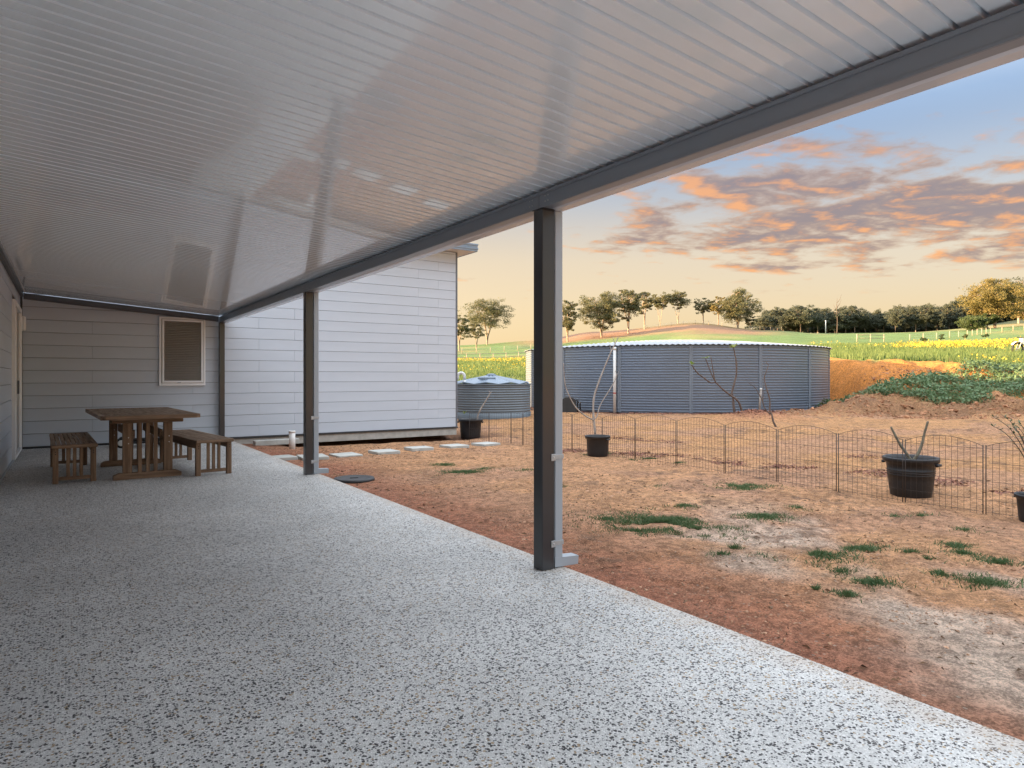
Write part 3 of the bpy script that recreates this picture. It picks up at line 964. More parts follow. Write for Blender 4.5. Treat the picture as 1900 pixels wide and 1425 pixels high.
# outer beam, in lengths that meet over the posts
cuts = [Y0, POST_Y[0] + 0.045, POST_Y[1] + 0.045, 13.70]
for a, b in zip(cuts[:-1], cuts[1:]):
    c = MB()
    a += 0.003
    b -= 0.003
    xi = PX0 + 0.008
    # C section: web, flanges and returned lips
    c.prism_y([(xi, BZ0), (xi + 0.06, BZ0), (xi + 0.06, BZ1), (xi, BZ1), (xi, BZ1 - 0.016), (xi - 0.006, BZ1 - 0.018), (xi - 0.006, BZ1 - 0.004), (xi - 0.011, BZ1 - 0.001), (xi - 0.011, BZ1 + 0.002)][:4], a, b)
    c.prism_y([(xi - 0.007, BZ1 - 0.018), (xi - 0.0005, BZ1 - 0.018), (xi - 0.0005, BZ1 - 0.001), (xi - 0.007, BZ1 - 0.001)], a, b)
    c.prism_y([(xi - 0.007, BZ0 + 0.001), (xi - 0.0005, BZ0 + 0.001), (xi - 0.0005, BZ0 + 0.013), (xi - 0.004, BZ0 + 0.013)], a, b)
    c.build('beam', M['beam'], ver)
# gutter outside the beam
g0 = PX0 + 0.073
gp = [(g0, 2.356), (g0, 2.252), (g0 + 0.018, 2.246), (g0 + 0.085, 2.246), (g0 + 0.118, 2.260), (g0 + 0.128, 2.285), (g0 + 0.128, 2.372), (g0 + 0.116, 2.376),
      (g0 + 0.116, 2.368), (g0 + 0.124, 2.364), (g0 + 0.124, 2.287), (g0 + 0.115, 2.264), (g0 + 0.084, 2.250), (g0 + 0.018, 2.250), (g0 + 0.004, 2.256), (g0 + 0.004, 2.356)]
MB().prism_y(gp, Y0, 13.70).build('gutter', M['gutter'], ver)
# wall-side channel and end beam
MB().prism_y([(WX + 0.008, ceil_z(WX) - 0.075), (WX + 0.05, ceil_z(WX) - 0.075), (WX + 0.05, ceil_z(WX) - 0.012), (WX + 0.008, ceil_z(WX) - 0.010)], Y0, 13.66).build('wall_channel', M['trim'], ver)
e = MB()
def endbeam(x0, x1, y0, y1, h, drop):
    e.add([(x, yy, ceil_z(x) - drop - (h if lo else 0)) for lo in (1, 0) for yy in (y0, y1) for x in (x0, x1)],
          [(0, 2, 3, 1), (4, 5, 7, 6), (0, 1, 5, 4), (2, 6, 7, 3), (0, 4, 6, 2), (1, 3, 7, 5)])
endbeam(WX + 0.052, PX0 - 0.002, 13.665, 13.728, 0.100, 0.006)
endbeam(WX + 0.052, PX0 - 0.002, 13.658, 13.6645, 0.014, 0.008)
endbeam(WX + 0.052, PX0 - 0.002, 13.658, 13.6645, 0.012, 0.094)
e.build('end_beam', M['trim'], ver)
# ceiling fixing screws along the wall channel
sc_ = MB()
sc_.lathe([(0.0065, -0.006), (0.007, -0.002), (0.007, 0.0)], 8)
scm = sc_.mesh('screw', M['screw'])
q = Y0 + 0.0235
while q < 13.6:
    xq = WX + 0.075
    link('screw', scm, ver, (xq, q, ceil_z(xq)))
    q += 0.0875 * (1 if q > 5 else 4)
for py in POST_Y[:2]:
    for dy in (-0.05, -0.02, 0.115, 0.145):
        for zz in (2.285, 2.318):
            MB().lathe([(0.0045, 0), (0.0045, 0.003), (0.002, 0.004)], 8).build('screw', M['bracket'], ver, (PX0 + 0.008, py + dy, zz)).rotation_euler = (0, R(-90), 0)
for i, py in enumerate(POST_Y):
    ph = MB().box(PX0, PX0 + PS, py, py + PS, 0.001, BZ0 - 0.006, 0.005)
    po = ph.build('post', M['post'], ver)
    MB().box(PX0 - 0.006, PX0 + PS + 0.004, py - 0.006, py + PS + 0.006, BZ0 - 0.0055, BZ0 - 0.0008, 0.001).build('cap_plate', M['trim'], po)
    if i == 2:
        for qz in (2.19, 2.17):
            MB().lathe([(0.005, 0), (0.005, 0.003)], 8).build('screw', M['trim'], po, (PX0 + (0.02 if qz > 2.18 else 0.07), py - 0.001, qz)).rotation_euler = (R(90), 0, 0)
        continue
    # downpipe on the outer side with a kicked shoe
    x0 = PX0 + PS + 0.008
    dp = MB().box(x0, x0 + 0.062, py + 0.004, py + 0.074, 0.062, 2.247, 0.005)
    dpo = dp.build('downpipe', M['pipe'], ver)
    sh_ = MB()
    sh_.add([(x0, py + 0.003, 0.008), (x0 + 0.185, py + 0.003, 0.002), (x0 + 0.190, py + 0.003, 0.056), (x0 + 0.064, py + 0.003, 0.064), (x0 + 0.0, py + 0.003, 0.070),
             (x0, py + 0.078, 0.008), (x0 + 0.185, py + 0.078, 0.002), (x0 + 0.190, py + 0.078, 0.056), (x0 + 0.064, py + 0.078, 0.064), (x0 + 0.0, py + 0.078, 0.070)],
            [(0, 1, 2, 3, 4), (9, 8, 7, 6, 5), (0, 5, 6, 1), (1, 6, 7, 2), (2, 7, 8, 3), (3, 8, 9, 4), (4, 9, 5, 0)])
    sh_.build('shoe', M['pipe'], dpo)
    for bz in (0.70, 0.16):
        b = MB()
        b.box(x0 - 0.002, x0 + 0.065, py - 0.001, py + 0.003, bz - 0.014, bz + 0.014, 0.001)
        b.box(x0 + 0.062, x0 + 0.066, py + 0.003, py + 0.078, bz - 0.014, bz + 0.014, 0.001)
        b.box(x0 - 0.036, x0 - 0.002, py - 0.006, py - 0.0015, bz - 0.022, bz + 0.020, 0.004)
        bo = b.build('bracket', M['bracket'], dpo)
        s2 = MB().lathe([(0.006, 0), (0.006, 0.003), (0.003, 0.005)], 8).build('bolt', M['screw'], dpo, (x0 - 0.019, py - 0.006, bz))
        s2.rotation_euler = (R(90), 0, 0)

# ------------------------------------------------------------------ table and benches
def make_table():
    t = empty('picnic_table', (0.79, 9.73, 0), R(2.6), 'dark slatted timber trestle table on the patio', 'table')
    W, L, H, TH = 1.02, 2.22, 0.765, 0.045
    # top: end boards and lengthwise slats, corners clipped
    n = 15
    endb = 0.085
    for s in (-1, 1):
        b = MB()
        yy0, yy1 = sorted((s * L / 2, s * (L / 2 - endb)))
        cl = 0.045
        poly = [(-W / 2, yy1 if s < 0 else yy0), (W / 2, yy1 if s < 0 else yy0), (W / 2, s * (L / 2 - cl)), (W / 2 - cl, s * L / 2), (-W / 2 + cl, s * L / 2), (-W / 2, s * (L / 2 - cl))]
        if s < 0:
            poly = poly[::-1]
        k = len(poly)
        b.add([(x, y, H - TH) for x, y in poly] + [(x, y, H) for x, y in poly],
              [tuple(range(k))[::-1], tuple(range(k, 2 * k))] + [(i, (i + 1) % k, k + (i + 1) % k, k + i) for i in range(k)])
        b.build('end_board', M['topwoodx'], t)
    sw_ = W / n
    for i in range(n):
        x = -W / 2 + i * sw_
        g = 0.004
        wide = TH if i in (0, n - 1) else 0.024
        MB().box(x + (g if i else 0), x + sw_ - (g if i < n - 1 else 0), -L / 2 + endb + 0.001, L / 2 - endb - 0.001, H - wide, H - 0.001 - rng.uniform(0, 0.002), 0.004).build('slat', M['topwood'], t)
    for s in (-1, 1):
        yc = s * 0.72
        MB().box(-0.38, 0.38, yc - 0.045, yc + 0.045, H - TH - 0.062, H - TH - 0.001, 0.006).build('top_rail', M['woodx'], t)
        ft = MB()
        poly = [(-0.36, 0.0), (0.36, 0.0), (0.36, 0.048), (0.30, 0.075), (-0.30, 0.075), (-0.36, 0.048)]
        k = len(poly)
        ft.add([(x, yc - 0.045, z) for x, z in poly] + [(x, yc + 0.045, z) for x, z in poly],
               [tuple(range(k)), tuple(range(k, 2 * k))[::-1]] + [(i, k + i, k + (i + 1) % k, (i + 1) % k) for i in range(k)])
        ft.build('foot', M['woodx'], t)
        for xs in (-0.215, 0.215):
            leg = MB().box(xs - 0.048, xs + 0.048, yc - 0.03, yc + 0.03, 0.0755, H - TH - 0.0625, 0.005).build('leg', M['woodz'], t)
            for zz in (0.42, 0.49):
                MB().lathe([(0.006, 0), (0.006, 0.002)], 8).build('bolt', M['screw'], leg, (xs + 0.01, yc - 0.03, zz)).rotation_euler = (R(90), 0, 0)
        for xs in (-0.083, 0.0, 0.083):
            MB().box(xs - 0.021, xs + 0.021, yc - 0.012, yc + 0.012, 0.0755, H - TH - 0.0625, 0.003).build('splat', M['woodz'], t)
    MB().box(-0.165, -0.130, -0.69, 0.69, 0.47, 0.57, 0.004).build('stretcher', M['woody'], t)
    MB().box(0.130, 0.165, -0.69, 0.69, 0.47, 0.57, 0.004).build('stretcher', M['woody'], t)
    return t


def make_bench(loc, rz, label, L=1.92, W=0.44, H=0.44, bottom_rail=True):
    t = empty('bench', loc, rz, label, 'bench', 'slatted benches at the table')
    TH = 0.04
    endb = 0.07
    for s in (-1, 1):
        y0, y1 = sorted((s * L / 2, s * (L / 2 - endb)))
        MB().box(-W / 2, W / 2, y0, y1, H - TH, H, 0.008).build('end_board', M['topwoodx'], t)
    n = 9
    sw_ = W / n
    for i in range(n):
        x = -W / 2 + i * sw_
        MB().box(x + (0.005 if i else 0), x + sw_ - (0.005 if i < n - 1 else 0), -L / 2 + endb + 0.001, L / 2 - endb - 0.001, H - 0.024, H - 0.001 - rng.uniform(0, 0.002), 0.004).build('slat', M['topwood'], t)
    for s in (-1, 1):
        yc = s * (L / 2 - 0.085)
        for xs in (-1, 1):
            xc = xs * (W / 2 - 0.04)
            leg = MB().box(xc - 0.028, xc + 0.028, yc - 0.028, yc + 0.028, 0.0, H - TH - 0.001, 0.004).build('leg', M['woodz'], t)
            for zz in (0.335, 0.36):
                MB().lathe([(0.006, 0), (0.006, 0.002)], 8).build('bolt', M['rubber'], leg, (xc, yc - 0.028, zz)).rotation_euler = (R(90), 0, 0)
        for xs in (-0.062, 0.0, 0.062):
            MB().box(xs - 0.018, xs + 0.018, yc - 0.010, yc + 0.010, 0.075 if bottom_rail else 0.02, H - TH - 0.001, 0.003).build('splat', M['woodz'], t)
        MB().box(-W / 2 + 0.069, W / 2 - 0.069, yc - 0.013, yc + 0.013, 0.035, 0.0745, 0.003).build('bottom_rail', M['woodx'], t)
    for xs in (-1, 1):
        xc = xs * (W / 2 - 0.04)
        MB().box(xc - 0.011, xc + 0.011, -L / 2 + 0.115, L / 2 - 0.115, H - TH - 0.075, H - 0.026, 0.003).build('side_rail', M['woody'], t)
    return t


make_table()
make_bench((0.07, 9.93, 0), R(1.5), 'slatted timber bench on the house wall side of the table')
make_bench((1.42, 9.70, 0), R(6.5), 'slatted timber bench between the table and the patio edge')

# low wheeled cart against the end wall
t = empty('cart', (1.12, 13.1, 0), R(-8), 'low black wheeled cart by the end wall behind the table', 'cart')
MB().box(-0.34, 0.34, -0.12, 0.12, 0.10, 0.145, 0.012).build('deck', M['rubber'], t)
sb = MB()
sb.box(0.10, 0.36, -0.13, 0.13, 0.33, 0.352, 0.01)
sb.box(0.20, 0.25, -0.03, 0.03, 0.1455, 0.3295, 0.004)
sb.build('seat', M['greyseat'], t)
hb = MB().tube([(-0.22, 0, 0.14), (-0.25, 0, 0.30), (-0.27, 0, 0.42)], 0.012, 8)
hb.tube([(-0.27, -0.13, 0.43), (-0.27, 0.13, 0.43)], 0.012, 8)
hb.build('handle', M['rubber'], t)
for xx in (-0.31, 0.31):
    for yy in (-0.15, 0.15):
        wv = MB().lathe([(0.050, -0.022), (0.078, -0.022), (0.086, -0.012), (0.086, 0.012), (0.078, 0.022), (0.050, 0.022)], 20)
        wo_ = wv.build('wheel', M['rubber'], t, (xx, yy, 0.086))
        wo_.rotation_euler = (R(90), 0, 0)
        MB().lathe([(0.034, -0.024), (0.052, -0.024), (0.052, 0.024), (0.034, 0.024)], 20).build('rim', M['rim'], wo_)

# ------------------------------------------------------------------ yard: paving, pipe, lid
PAV = [(520, 849), (580, 847), (641.6, 841), (712.7, 835.2), (777, 828.6), (843, 823), (901.5, 817.7)]
ORD = ['first', 'second', 'third', 'fourth', 'fifth', 'sixth', 'seventh']
pm = MB().box(-0.205, 0.205, -0.205, 0.205, -0.06, 0.0, 0.006).mesh('stepping_stone', M['paver'])
for i, (x, y) in enumerate(PAV):
    d = 1.24 * FOC / (y - HOR)
    X, Y = px(x, d)
    o = link('stepping_stone', pm, None, (X, Y, z1(X, Y) + 0.045), R([4, -3, 5, 2, -4, 3, 8][i]))
    o.rotation_euler[0] = R(rng.uniform(-1.2, 1.2))
    tag(o, 'square concrete stepping stone, %s of the row counted from the patio' % ORD[i], 'stepping stone', 'stepping stones along the end wall')
X, Y = px(542, 11.9)
t = empty('pipe_stub', (X, Y, z1(X, Y) - 0.05), 0, 'short white plastic pipe standing up from the dirt near the end wall', 'pipe')
MB().lathe([(0.055, 0), (0.055, 0.37), (0.047, 0.37), (0.047, 0.0)], 24).build('pipe', M['whitepvc'], t)
MB().lathe([(0.060, 0.345), (0.060, 0.374), (0.054, 0.378), (0.0475, 0.378), (0.0475, 0.345)], 24).build('collar', M['whitepvc'], t)
X, Y = px(657, 8.15)
t = empty('pit_lid', (X, Y, z1(X, Y) + 0.015), 0, 'round flat black lid lying in the dirt by the second post', 'lid')
MB().lathe([(0.245, -0.03), (0.25, 0.0), (0.24, 0.016), (0.20, 0.018), (0.19, 0.012), (0.0, 0.014)], 36).build('lid', M['lid'], t)
MB().box(-0.05, 0.05, -0.012, 0.012, 0.0135, 0.022, 0.003).build('grip', M['lid'], t)
X, Y = px(512, 12.55)
o = MB().box(-0.42, 0.42, -0.09, 0.09, -0.05, 0.05, 0.008).build('concrete_strip', M['paver'], None, (X + 0.1, Y + 0.35, -0.06), R(2))
tag(o, 'long narrow concrete strip lying against the end wall footing', 'paver')

# ------------------------------------------------------------------ plant pots
def pot(loc, rim, base, h, label, bands=True, name='plant_pot'):
    t = empty(name, loc, rng.uniform(0, 6), label, 'plant pot')
    p = [(base * 0.96, 0.0), (base, 0.012)]
    def rr(z):
        return base + (rim * 0.90 - base) * (z / h) ** 0.9
    p += [(rr(z), z) for z in (h * 0.2, h * 0.4)]
    if bands:
        for q in range(3):
            zc = h * (0.56 + 0.055 * q)
            p += [(rr(zc) - 0.001, zc - h * 0.016), (rr(zc) + 0.007, zc), (rr(zc) - 0.001, zc + h * 0.016)]
    p += [(rr(h * 0.82), h * 0.82), (rim * 0.93, h * 0.86), (rim, h * 0.90), (rim * 1.01, h * 0.97), (rim * 0.985, h), (rim * 0.93, h * 0.985), (rim * 0.88, h * 0.90), (rim * 0.82, h * 0.74)]
    MB().lathe(p, 40, close=False).build('shell', M['pot'], t)
    MB().lathe([(rim * 0.86, h * 0.80), (rim * 0.5, h * 0.83), (0.01, h * 0.85)], 24, close=False).build('soil', M['soil'], t)
    for a in (0.4, 0.4 + math.pi):
        MB().box(rim * 0.92, rim * 1.06, -0.05, 0.05, h * 0.80, h * 0.87, 0.008, Matrix.Rotation(a, 4, 'Z')).build('handle', M['pot'], t)
    return t


def smooth_path(pts, n=4):
    pts = [Vector(q) for q in pts]
    out = []
    for i in range(len(pts) - 1):
        a, b, c, d = pts[max(0, i - 1)], pts[i], pts[i + 1], pts[min(len(pts) - 1, i + 2)]
        for k in range(n):
            t = k / n
            out.append(0.5 * ((2 * b) + (c - a) * t + (2 * a - 5 * b + 4 * c - d) * t * t + (3 * b - a - 3 * c + d) * t ** 3))
    out.append(pts[-1])
    return out


def stick(mb, zpts, zoom, d, r0, r1, sway=0.0, seed=0):
    """a branch through points given in a zoom window (x0, y0, scale), at depth d, with some depth of its own"""
    rg = random.Random(seed)
    x0, y0, s = zoom
    pts = []
    off = 0
    for i, (a, b) in enumerate(zpts):
        pts.append(at(x0 + a * s, y0 + b * s, d + off))
        off += sway * rg.uniform(0.3, 1.0)
    pts = smooth_path(pts, 4)
    n = len(pts)
    rad = [r0 + (r1 - r0) * i / (n - 1) for i in range(n)]
    rad = [q * rg.uniform(0.92, 1.10) for q in rad]
    mb.tube(pts, rad, 8)
    return pts[-1]


def leaf_tuft(mb, c, n, size, seed, up=0.6):
    rg = random.Random(seed)
    for _ in range(n):
        a = rg.uniform(0, 2 * math.pi)
        dr = Vector((math.cos(a), math.sin(a), rg.uniform(up * 0.2, up * 1.6))).normalized()
        sd = dr.cross(Vector((0, 0, 1))).normalized()
        L = size * rg.uniform(0.6, 1.1)
        wd = L * 0.17
        b = Vector(c)
        m1 = b + dr * L * 0.5 + Vector((0, 0, L * 0.05))
        e_ = b + dr * L - Vector((0, 0, L * 0.12))
        mb.add([b, m1 + sd * wd, e_, m1 - sd * wd], [(0, 1, 2, 3)])


def rebase(t, o):
    o.parent = t
    o.matrix_parent_inverse = Matrix.Translation(t.location).inverted()


# big ribbed pot with a V shaped cutting
X, Y = px(1690, 7.0)
zA = z1(X, Y)
pot((X, Y, zA), 0.262, 0.192, 0.415, 'large black ribbed pot holding a V shaped bare cutting, behind the wire fence')
t = empty('cutting', (X, Y, zA + 0.34), 0, 'V shaped bare grey green cutting growing in the large ribbed pot', 'plant')
Z1 = (1620, 770, 0.1474)
mb = MB()
stick(mb, [(492, 660), (492, 610), (430, 500), (340, 370), (270, 240), (225, 150)], Z1, 7.0, 0.019, 0.011, 0.02, 1)
rebase(t, mb.build('stem', M['bark_cactus']))
mb = MB()
stick(mb, [(496, 620), (510, 570), (570, 480), (620, 350), (650, 220), (690, 80)], Z1, 7.0, 0.018, 0.011, -0.02, 2)
rebase(t, mb.build('stem', M['bark_cactus']))

# bucket with the tall bare sapling
X, Y = px(1109, 10.75)
zB = z1(X, Y)
pot((X, Y, zB), 0.205, 0.165, 0.33, 'black bucket pot holding a tall pale bare sapling, in front of the fence', False)
t = empty('sapling', (X, Y, zB + 0.26), 0, 'tall pale bare sapling with three branches growing in the bucket pot', 'plant')
Z2 = (830, 480, 0.2807)
mb = MB()
stick(mb, [(978, 1160), (968, 1060), (965, 950), (985, 860), (1030, 740), (1080, 620), (1110, 560), (1130, 520)], Z2, 10.75, 0.020, 0.006, 0.02, 3)
stick(mb, [(1085, 612), (1078, 590), (1074, 565)], Z2, 10.85, 0.007, 0.004, 0, 4)
stick(mb, [(1108, 562), (1100, 540), (1095, 515)], Z2, 10.87, 0.006, 0.003, 0, 5)
rebase(t, mb.build('trunk', M['bark_grey']))
mb = MB()
stick(mb, [(967, 1068), (900, 1030), (840, 970), (790, 870), (775, 800), (768, 690)], Z2, 10.75, 0.012, 0.006, -0.05, 6)
rebase(t, mb.build('branch', M['bark_grey']))
mb = MB()
stick(mb, [(970, 1062), (990, 1040), (1010, 970), (1070, 870), (1115, 790), (1112, 740)], Z2, 10.75, 0.011, 0.004, 0.05, 7)
for q, (a, b) in enumerate(((1080, 850), (1100, 800), (1115, 780))):
    stick(mb, [(a, b), (a + 12, b - 18), (a + 20, b - 40)], Z2, 10.95, 0.004, 0.002, 0, 30 + q)
rebase(t, mb.build('branch', M['bark_grey']))

# pot by the wing's corner
X, Y = px(873, 16.1)
zC = z1(X, Y)
pot((X, Y, zC), 0.30, 0.235, 0.47, 'black pot with a leaning stick at the corner of the house', False)
t = empty('leaning_stick', (X, Y, zC + 0.38), 0, 'bare grey cutting leaning out of the pot at the house corner', 'plant')
Z3 = (840, 660, 0.1193)
mb = MB()
stick(mb, [(385, 1000), (390, 930), (440, 820), (520, 690), (585, 580)], Z3, 16.1, 0.022, 0.013, 0.0, 8)
stick(mb, [(585, 580), (570, 560), (556, 548)], Z3, 16.1, 0.011, 0.006, 0, 9)
stick(mb, [(585, 580), (600, 565), (612, 562)], Z3, 16.1, 0.011, 0.007, 0, 10)
rebase(t, mb.build('stem', M['bark_grey']))
mb = MB()
leaf_tuft(mb, at(840 + 182 * .1193, 660 + 905 * .1193, 15.95), 7, 0.10, 5, 1.2)
rebase(t, mb.build('leaf_sprig', M['frleaf']))

# pot cut by the right frame edge, with an olive-like shrub
X, Y = px(1921, 5.75)
zD = z1(X, Y)
pot((X, Y, zD), 0.150, 0.115, 0.24, 'small black pot with a leafy shrub, rightmost of the pots', False)
t = empty('potted_shrub', (X, Y, zD + 0.19), 0, 'thin shrub with narrow grey green leaves in the rightmost pot', 'shrub')
mb, lf = MB(), MB()
rg = random.Random(12)
top = Vector((X, Y, zD + 0.2))
for q in range(8):
    a = rg.uniform(0, 6.28)
    if q < 4:
        a = math.atan2(-RY, -RX) + rg.uniform(-0.7, 0.7)
    hgt = rg.uniform(0.55, 0.85) * (0.85 if q < 4 else 1)
    out_ = rg.uniform(0.22, 0.42) if q < 4 else rg.uniform(0.08, 0.3)
    pts = smooth_path([top, top + Vector((math.cos(a) * out_ * .2, math.sin(a) * out_ * .2, hgt * .5)), top + Vector((math.cos(a) * out_ * .6, math.sin(a) * out_ * .6, hgt * .85)), top + Vector((math.cos(a) * out_, math.sin(a) * out_, hgt))], 5)
    mb.tube(pts, [0.006 - 0.0045 * i / (len(pts) - 1) for i in range(len(pts))], 6)
    for i, p_ in enumerate(pts):
        if i < 5:
            continue
        for s in range(3):
            an = rg.uniform(0, 6.28)
            dr = Vector((math.cos(an), math.sin(an), rg.uniform(-0.1, 0.8))).normalized()
            sd = dr.cross(Vector((0, 0, 1))).normalized()
            L = rg.uniform(0.035, 0.06)
            lf.add([p_, p_ + dr * L * .45 + sd * L * .16, p_ + dr * L, p_ + dr * L * .45 - sd * L * .16], [(0, 1, 2, 3)])
rebase(t, mb.build('stems', M['bark_dark']))
rebase(t, lf.build('foliage', M['olive']))

# bare frangipani trees in the ground before the tank
Z4 = (1240, 620, 0.1263)
D4 = 19.2
bx_, by_ = px(1240 + 985 * .1263, D4)
t = empty('frangipani', (bx_, by_, z1(bx_, by_)), 0, 'bare frangipani with a tall bent stem and a forked side limb before the big tank', 'tree')
mb = MB()
e1 = stick(mb, [(990, 1290), (985, 1240), (960, 1050), (950, 920), (935, 850), (970, 720), (1000, 580), (1000, 430), (985, 330), (960, 200)], Z4, D4, 0.038, 0.018, 0.04, 11)
rebase(t, mb.build('trunk', M['bark_dark']))
mb = MB()
e2 = stick(mb, [(1110, 1270), (1090, 1190), (1050, 1030), (990, 950), (930, 910), (800, 810), (700, 715), (620, 712), (520, 640), (430, 570), (340, 450)], Z4, D4 + 0.1, 0.034, 0.015, -0.05, 12)
stick(mb, [(696, 712), (672, 620), (655, 520), (625, 330)], Z4, D4 - 0.2, 0.022, 0.011, 0.03, 13)
e3 = stick(mb, [(692, 700), (650, 620), (600, 500), (545, 350)], Z4, D4 - 0.2, 0.018, 0.012, -0.04, 14)
rebase(t, mb.build('branch', M['bark_dark']))
mb = MB()
leaf_tuft(mb, e1, 9, 0.22, 21, 0.9)
leaf_tuft(mb, e2, 7, 0.20, 22, 0.8)
leaf_tuft(mb, e3, 5, 0.18, 23, 0.3)
rebase(t, mb.build('leaves', M['frleaf']))
D5 = 16.2
bx_, by_ = px(1240 + 1600 * .1263, D5)
t = empty('frangipani', (bx_, by_, z1(bx_, by_)), 0, 'thin bare frangipani with a kinked stem right of the forked one', 'tree')
mb = MB()
stick(mb, [(1605, 1440), (1597, 1390), (1545, 1290), (1520, 1180), (1492, 1130), (1490, 960), (1450, 820), (1410, 650), (1440, 550), (1470, 460), (1440, 415)], Z4, D5, 0.028, 0.008, 0.03, 15)
rebase(t, mb.build('trunk', M['bark_dark']))
mb = MB()
stick(mb, [(1500, 1180), (1425, 1100), (1370, 950), (1320, 860), (1270, 780), (1170, 710)], Z4, D5 + .2, 0.016, 0.005, 0.05, 16)
stick(mb, [(1385, 990), (1392, 880), (1385, 800), (1420, 745)], Z4, D5 + .3, 0.012, 0.005, 0.02, 17)
rebase(t, mb.build('branch', M['bark_dark']))

# ------------------------------------------------------------------ wire fence panels
FP = [(7.02, 1.00), (7.0, 1.82), (7.0, 2.62), (6.97, 3.31), (6.95, 3.99), (7.05, 4.79), (7.14, 5.62), (7.18, 6.48), (7.24, 7.36), (7.34, 8.22), (7.40, 9.08), (7.44, 9.92), (7.42, 10.62), (7.40, 11.0), (7.16, 11.45), (6.98, 11.95)]
NUM = ['first', 'second', 'third', 'fourth', 'fifth', 'sixth', 'seventh', 'eighth', 'ninth', 'tenth', 'eleventh', 'twelfth', 'thirteenth', 'fourteenth', 'fifteenth', 'sixteenth']
FH = 0.62
for i in range(len(FP) - 1):
    (xa, ya), (xb, yb) = FP[i], FP[i + 1]
    L = math.hypot(xb - xa, yb - ya)
    ux, uy = (xb - xa) / L, (yb - ya) / L
    za, zb = z1(xa, ya), z1(xb, yb)
    t = empty('fence_panel', (xa, ya, za), math.atan2(uy, ux), 'low arched wire garden fence panel, %s from the right' % NUM[i], 'fence panel', 'wire panels of the garden fence')
    sl = (zb - za) / L
    ins = 0.012
    arch = 0.075 if L > 0.6 else 0.0
    def top(u):
        s = (u - ins) / (L - 2 * ins)
        return FH + arch * max(0.0, math.sin(math.pi * s)) ** 0.8 + sl * u
    for u in (ins, L - ins):
        MB().tube([(u, 0, sl * u - 0.06), (u, 0, FH + sl * u + 0.012)], 0.0046, 6).build('post', M['wire'], t)
    MB().tube([(ins + (L - 2 * ins) * q / 16, 0, top(ins + (L - 2 * ins) * q / 16)) for q in range(17)], 0.0022, 6).build('top_rail', M['wire'], t)
    for hh in (0.02, 0.13, 0.30, 0.47, 0.60):
        MB().tube([(ins, 0.002, hh + sl * ins), (L - ins, 0.002, hh + sl * (L - ins))], 0.0017, 5).build('rail', M['wire'], t)
    nw = max(3, int(L / 0.052))
    for q in range(1, nw):
        u = ins + (L - 2 * ins) * q / nw
        MB().tube([(u, -0.002, sl * u - 0.02), (u, -0.002, top(u))], 0.0016, 4, cap=False).build('wire', M['wire'], t)

# ------------------------------------------------------------------ big water tank
TH0, TZ0 = 2.30, -0.02
to_cam = math.atan2(-TANK_C[1], -TANK_C[0])
tank = empty('water_tank', (TANK_C[0], TANK_C[1], TZ0), 0, 'large round blue grey ribbed steel water tank behind the wire fence', 'water tank')
def tank_arc(a0, a1, r_of_z, zs, nseg):
    vs, fs = [], []
    n = len(zs)
    for i in range(nseg + 1):
        a = a0 + (a1 - a0) * i / nseg
        for z in zs:
            r = r_of_z(z)
            vs.append((r * math.cos(a), r * math.sin(a), z))
    for i in range(nseg):
        for j in range(n - 1):
            fs.append((i * n + j, (i + 1) * n + j, (i + 1) * n + j + 1, i * n + j + 1))
    return vs, fs
rp = 0.0908
zs, rdict = [], {}
z = 0.0
while z < TH0 - 0.10:
    for dz_, dr in ((0.0, 0.0), (0.046, 0.0), (0.056, 0.025), (0.063, 0.028), (0.074, 0.026), (0.083, 0.002)):
        zz = round(z + dz_, 4)
        zs.append(zz)
        rdict[zz] = TANK_R + dr
    z += rp
zs = [q for q in zs if q <= TH0 - 0.02] + [TH0]
rdict[TH0] = TANK_R
vs, fs = tank_arc(0, R(22.5), lambda q: rdict[q], zs, 10)
pmesh = MB().add(vs, fs, False).mesh('wall_panel', M['tank'])
seam = MB().box(TANK_R - 0.01, TANK_R + 0.034, -0.065, -0.022, 0.0, TH0 + 0.005, 0.006)
seam.box(TANK_R - 0.01, TANK_R + 0.030, 0.018, 0.052, 0.0, TH0 + 0.005, 0.006)
seam.box(TANK_R - 0.01, TANK_R + 0.020, -0.022, 0.018, 0.0, TH0 + 0.005, 0.003)
smesh = seam.mesh('seam_strip', M['tanktrim'])
for q in range(16):
    a = to_cam + R(6.5 + 22.5 * q)
    link('wall_panel', pmesh, tank, (0, 0, 0), a)
    link('seam_strip', smesh, tank, (0, 0, 0), a)
# roof of parallel fluted sheets, gently crowned
rn = 300
RR = TANK_R + 0.09
us = np.linspace(-RR, RR, rn)
V_, F_ = [], []
nv = 26
ca, sa = math.cos(to_cam + R(6)), math.sin(to_cam + R(6))
for i, u in enumerate(us):
    half = math.sqrt(max(0.0, RR * RR - u * u))
    for j in range(nv):
        v = -half + 2 * half * j / (nv - 1)
        rr_ = math.hypot(u, v) / RR
        z = TH0 + 0.035 + 0.44 * (1 - rr_ ** 1.6) + 0.014 * math.cos(2 * math.pi * u / 0.19)
        V_.append((v * ca - u * sa, v * sa + u * ca, z))
for i in range(rn - 1):
    for j in range(nv - 1):
        F_.append((i * nv + j, i * nv + j + 1, (i + 1) * nv + j + 1, (i + 1) * nv + j))
n0 = len(V_)
V_ += [(a, b, c - 0.012) for a, b, c in V_]
F_ += [tuple(k + n0 for k in q[::-1]) for q in F_]
for i in range(rn - 1):
    for j in (0, nv - 1):
        a, b = i * nv + j, (i + 1) * nv + j
        F_.append((a, b, b + n0, a + n0))
MB().add(V_, F_, True).build('roof', M['tankroof'], tank)
MB().lathe([(TANK_R - 0.03, 0.0), (TANK_R - 0.03, TH0 + 0.01)], 64, close=False).build('liner', M['rubber'], tank)
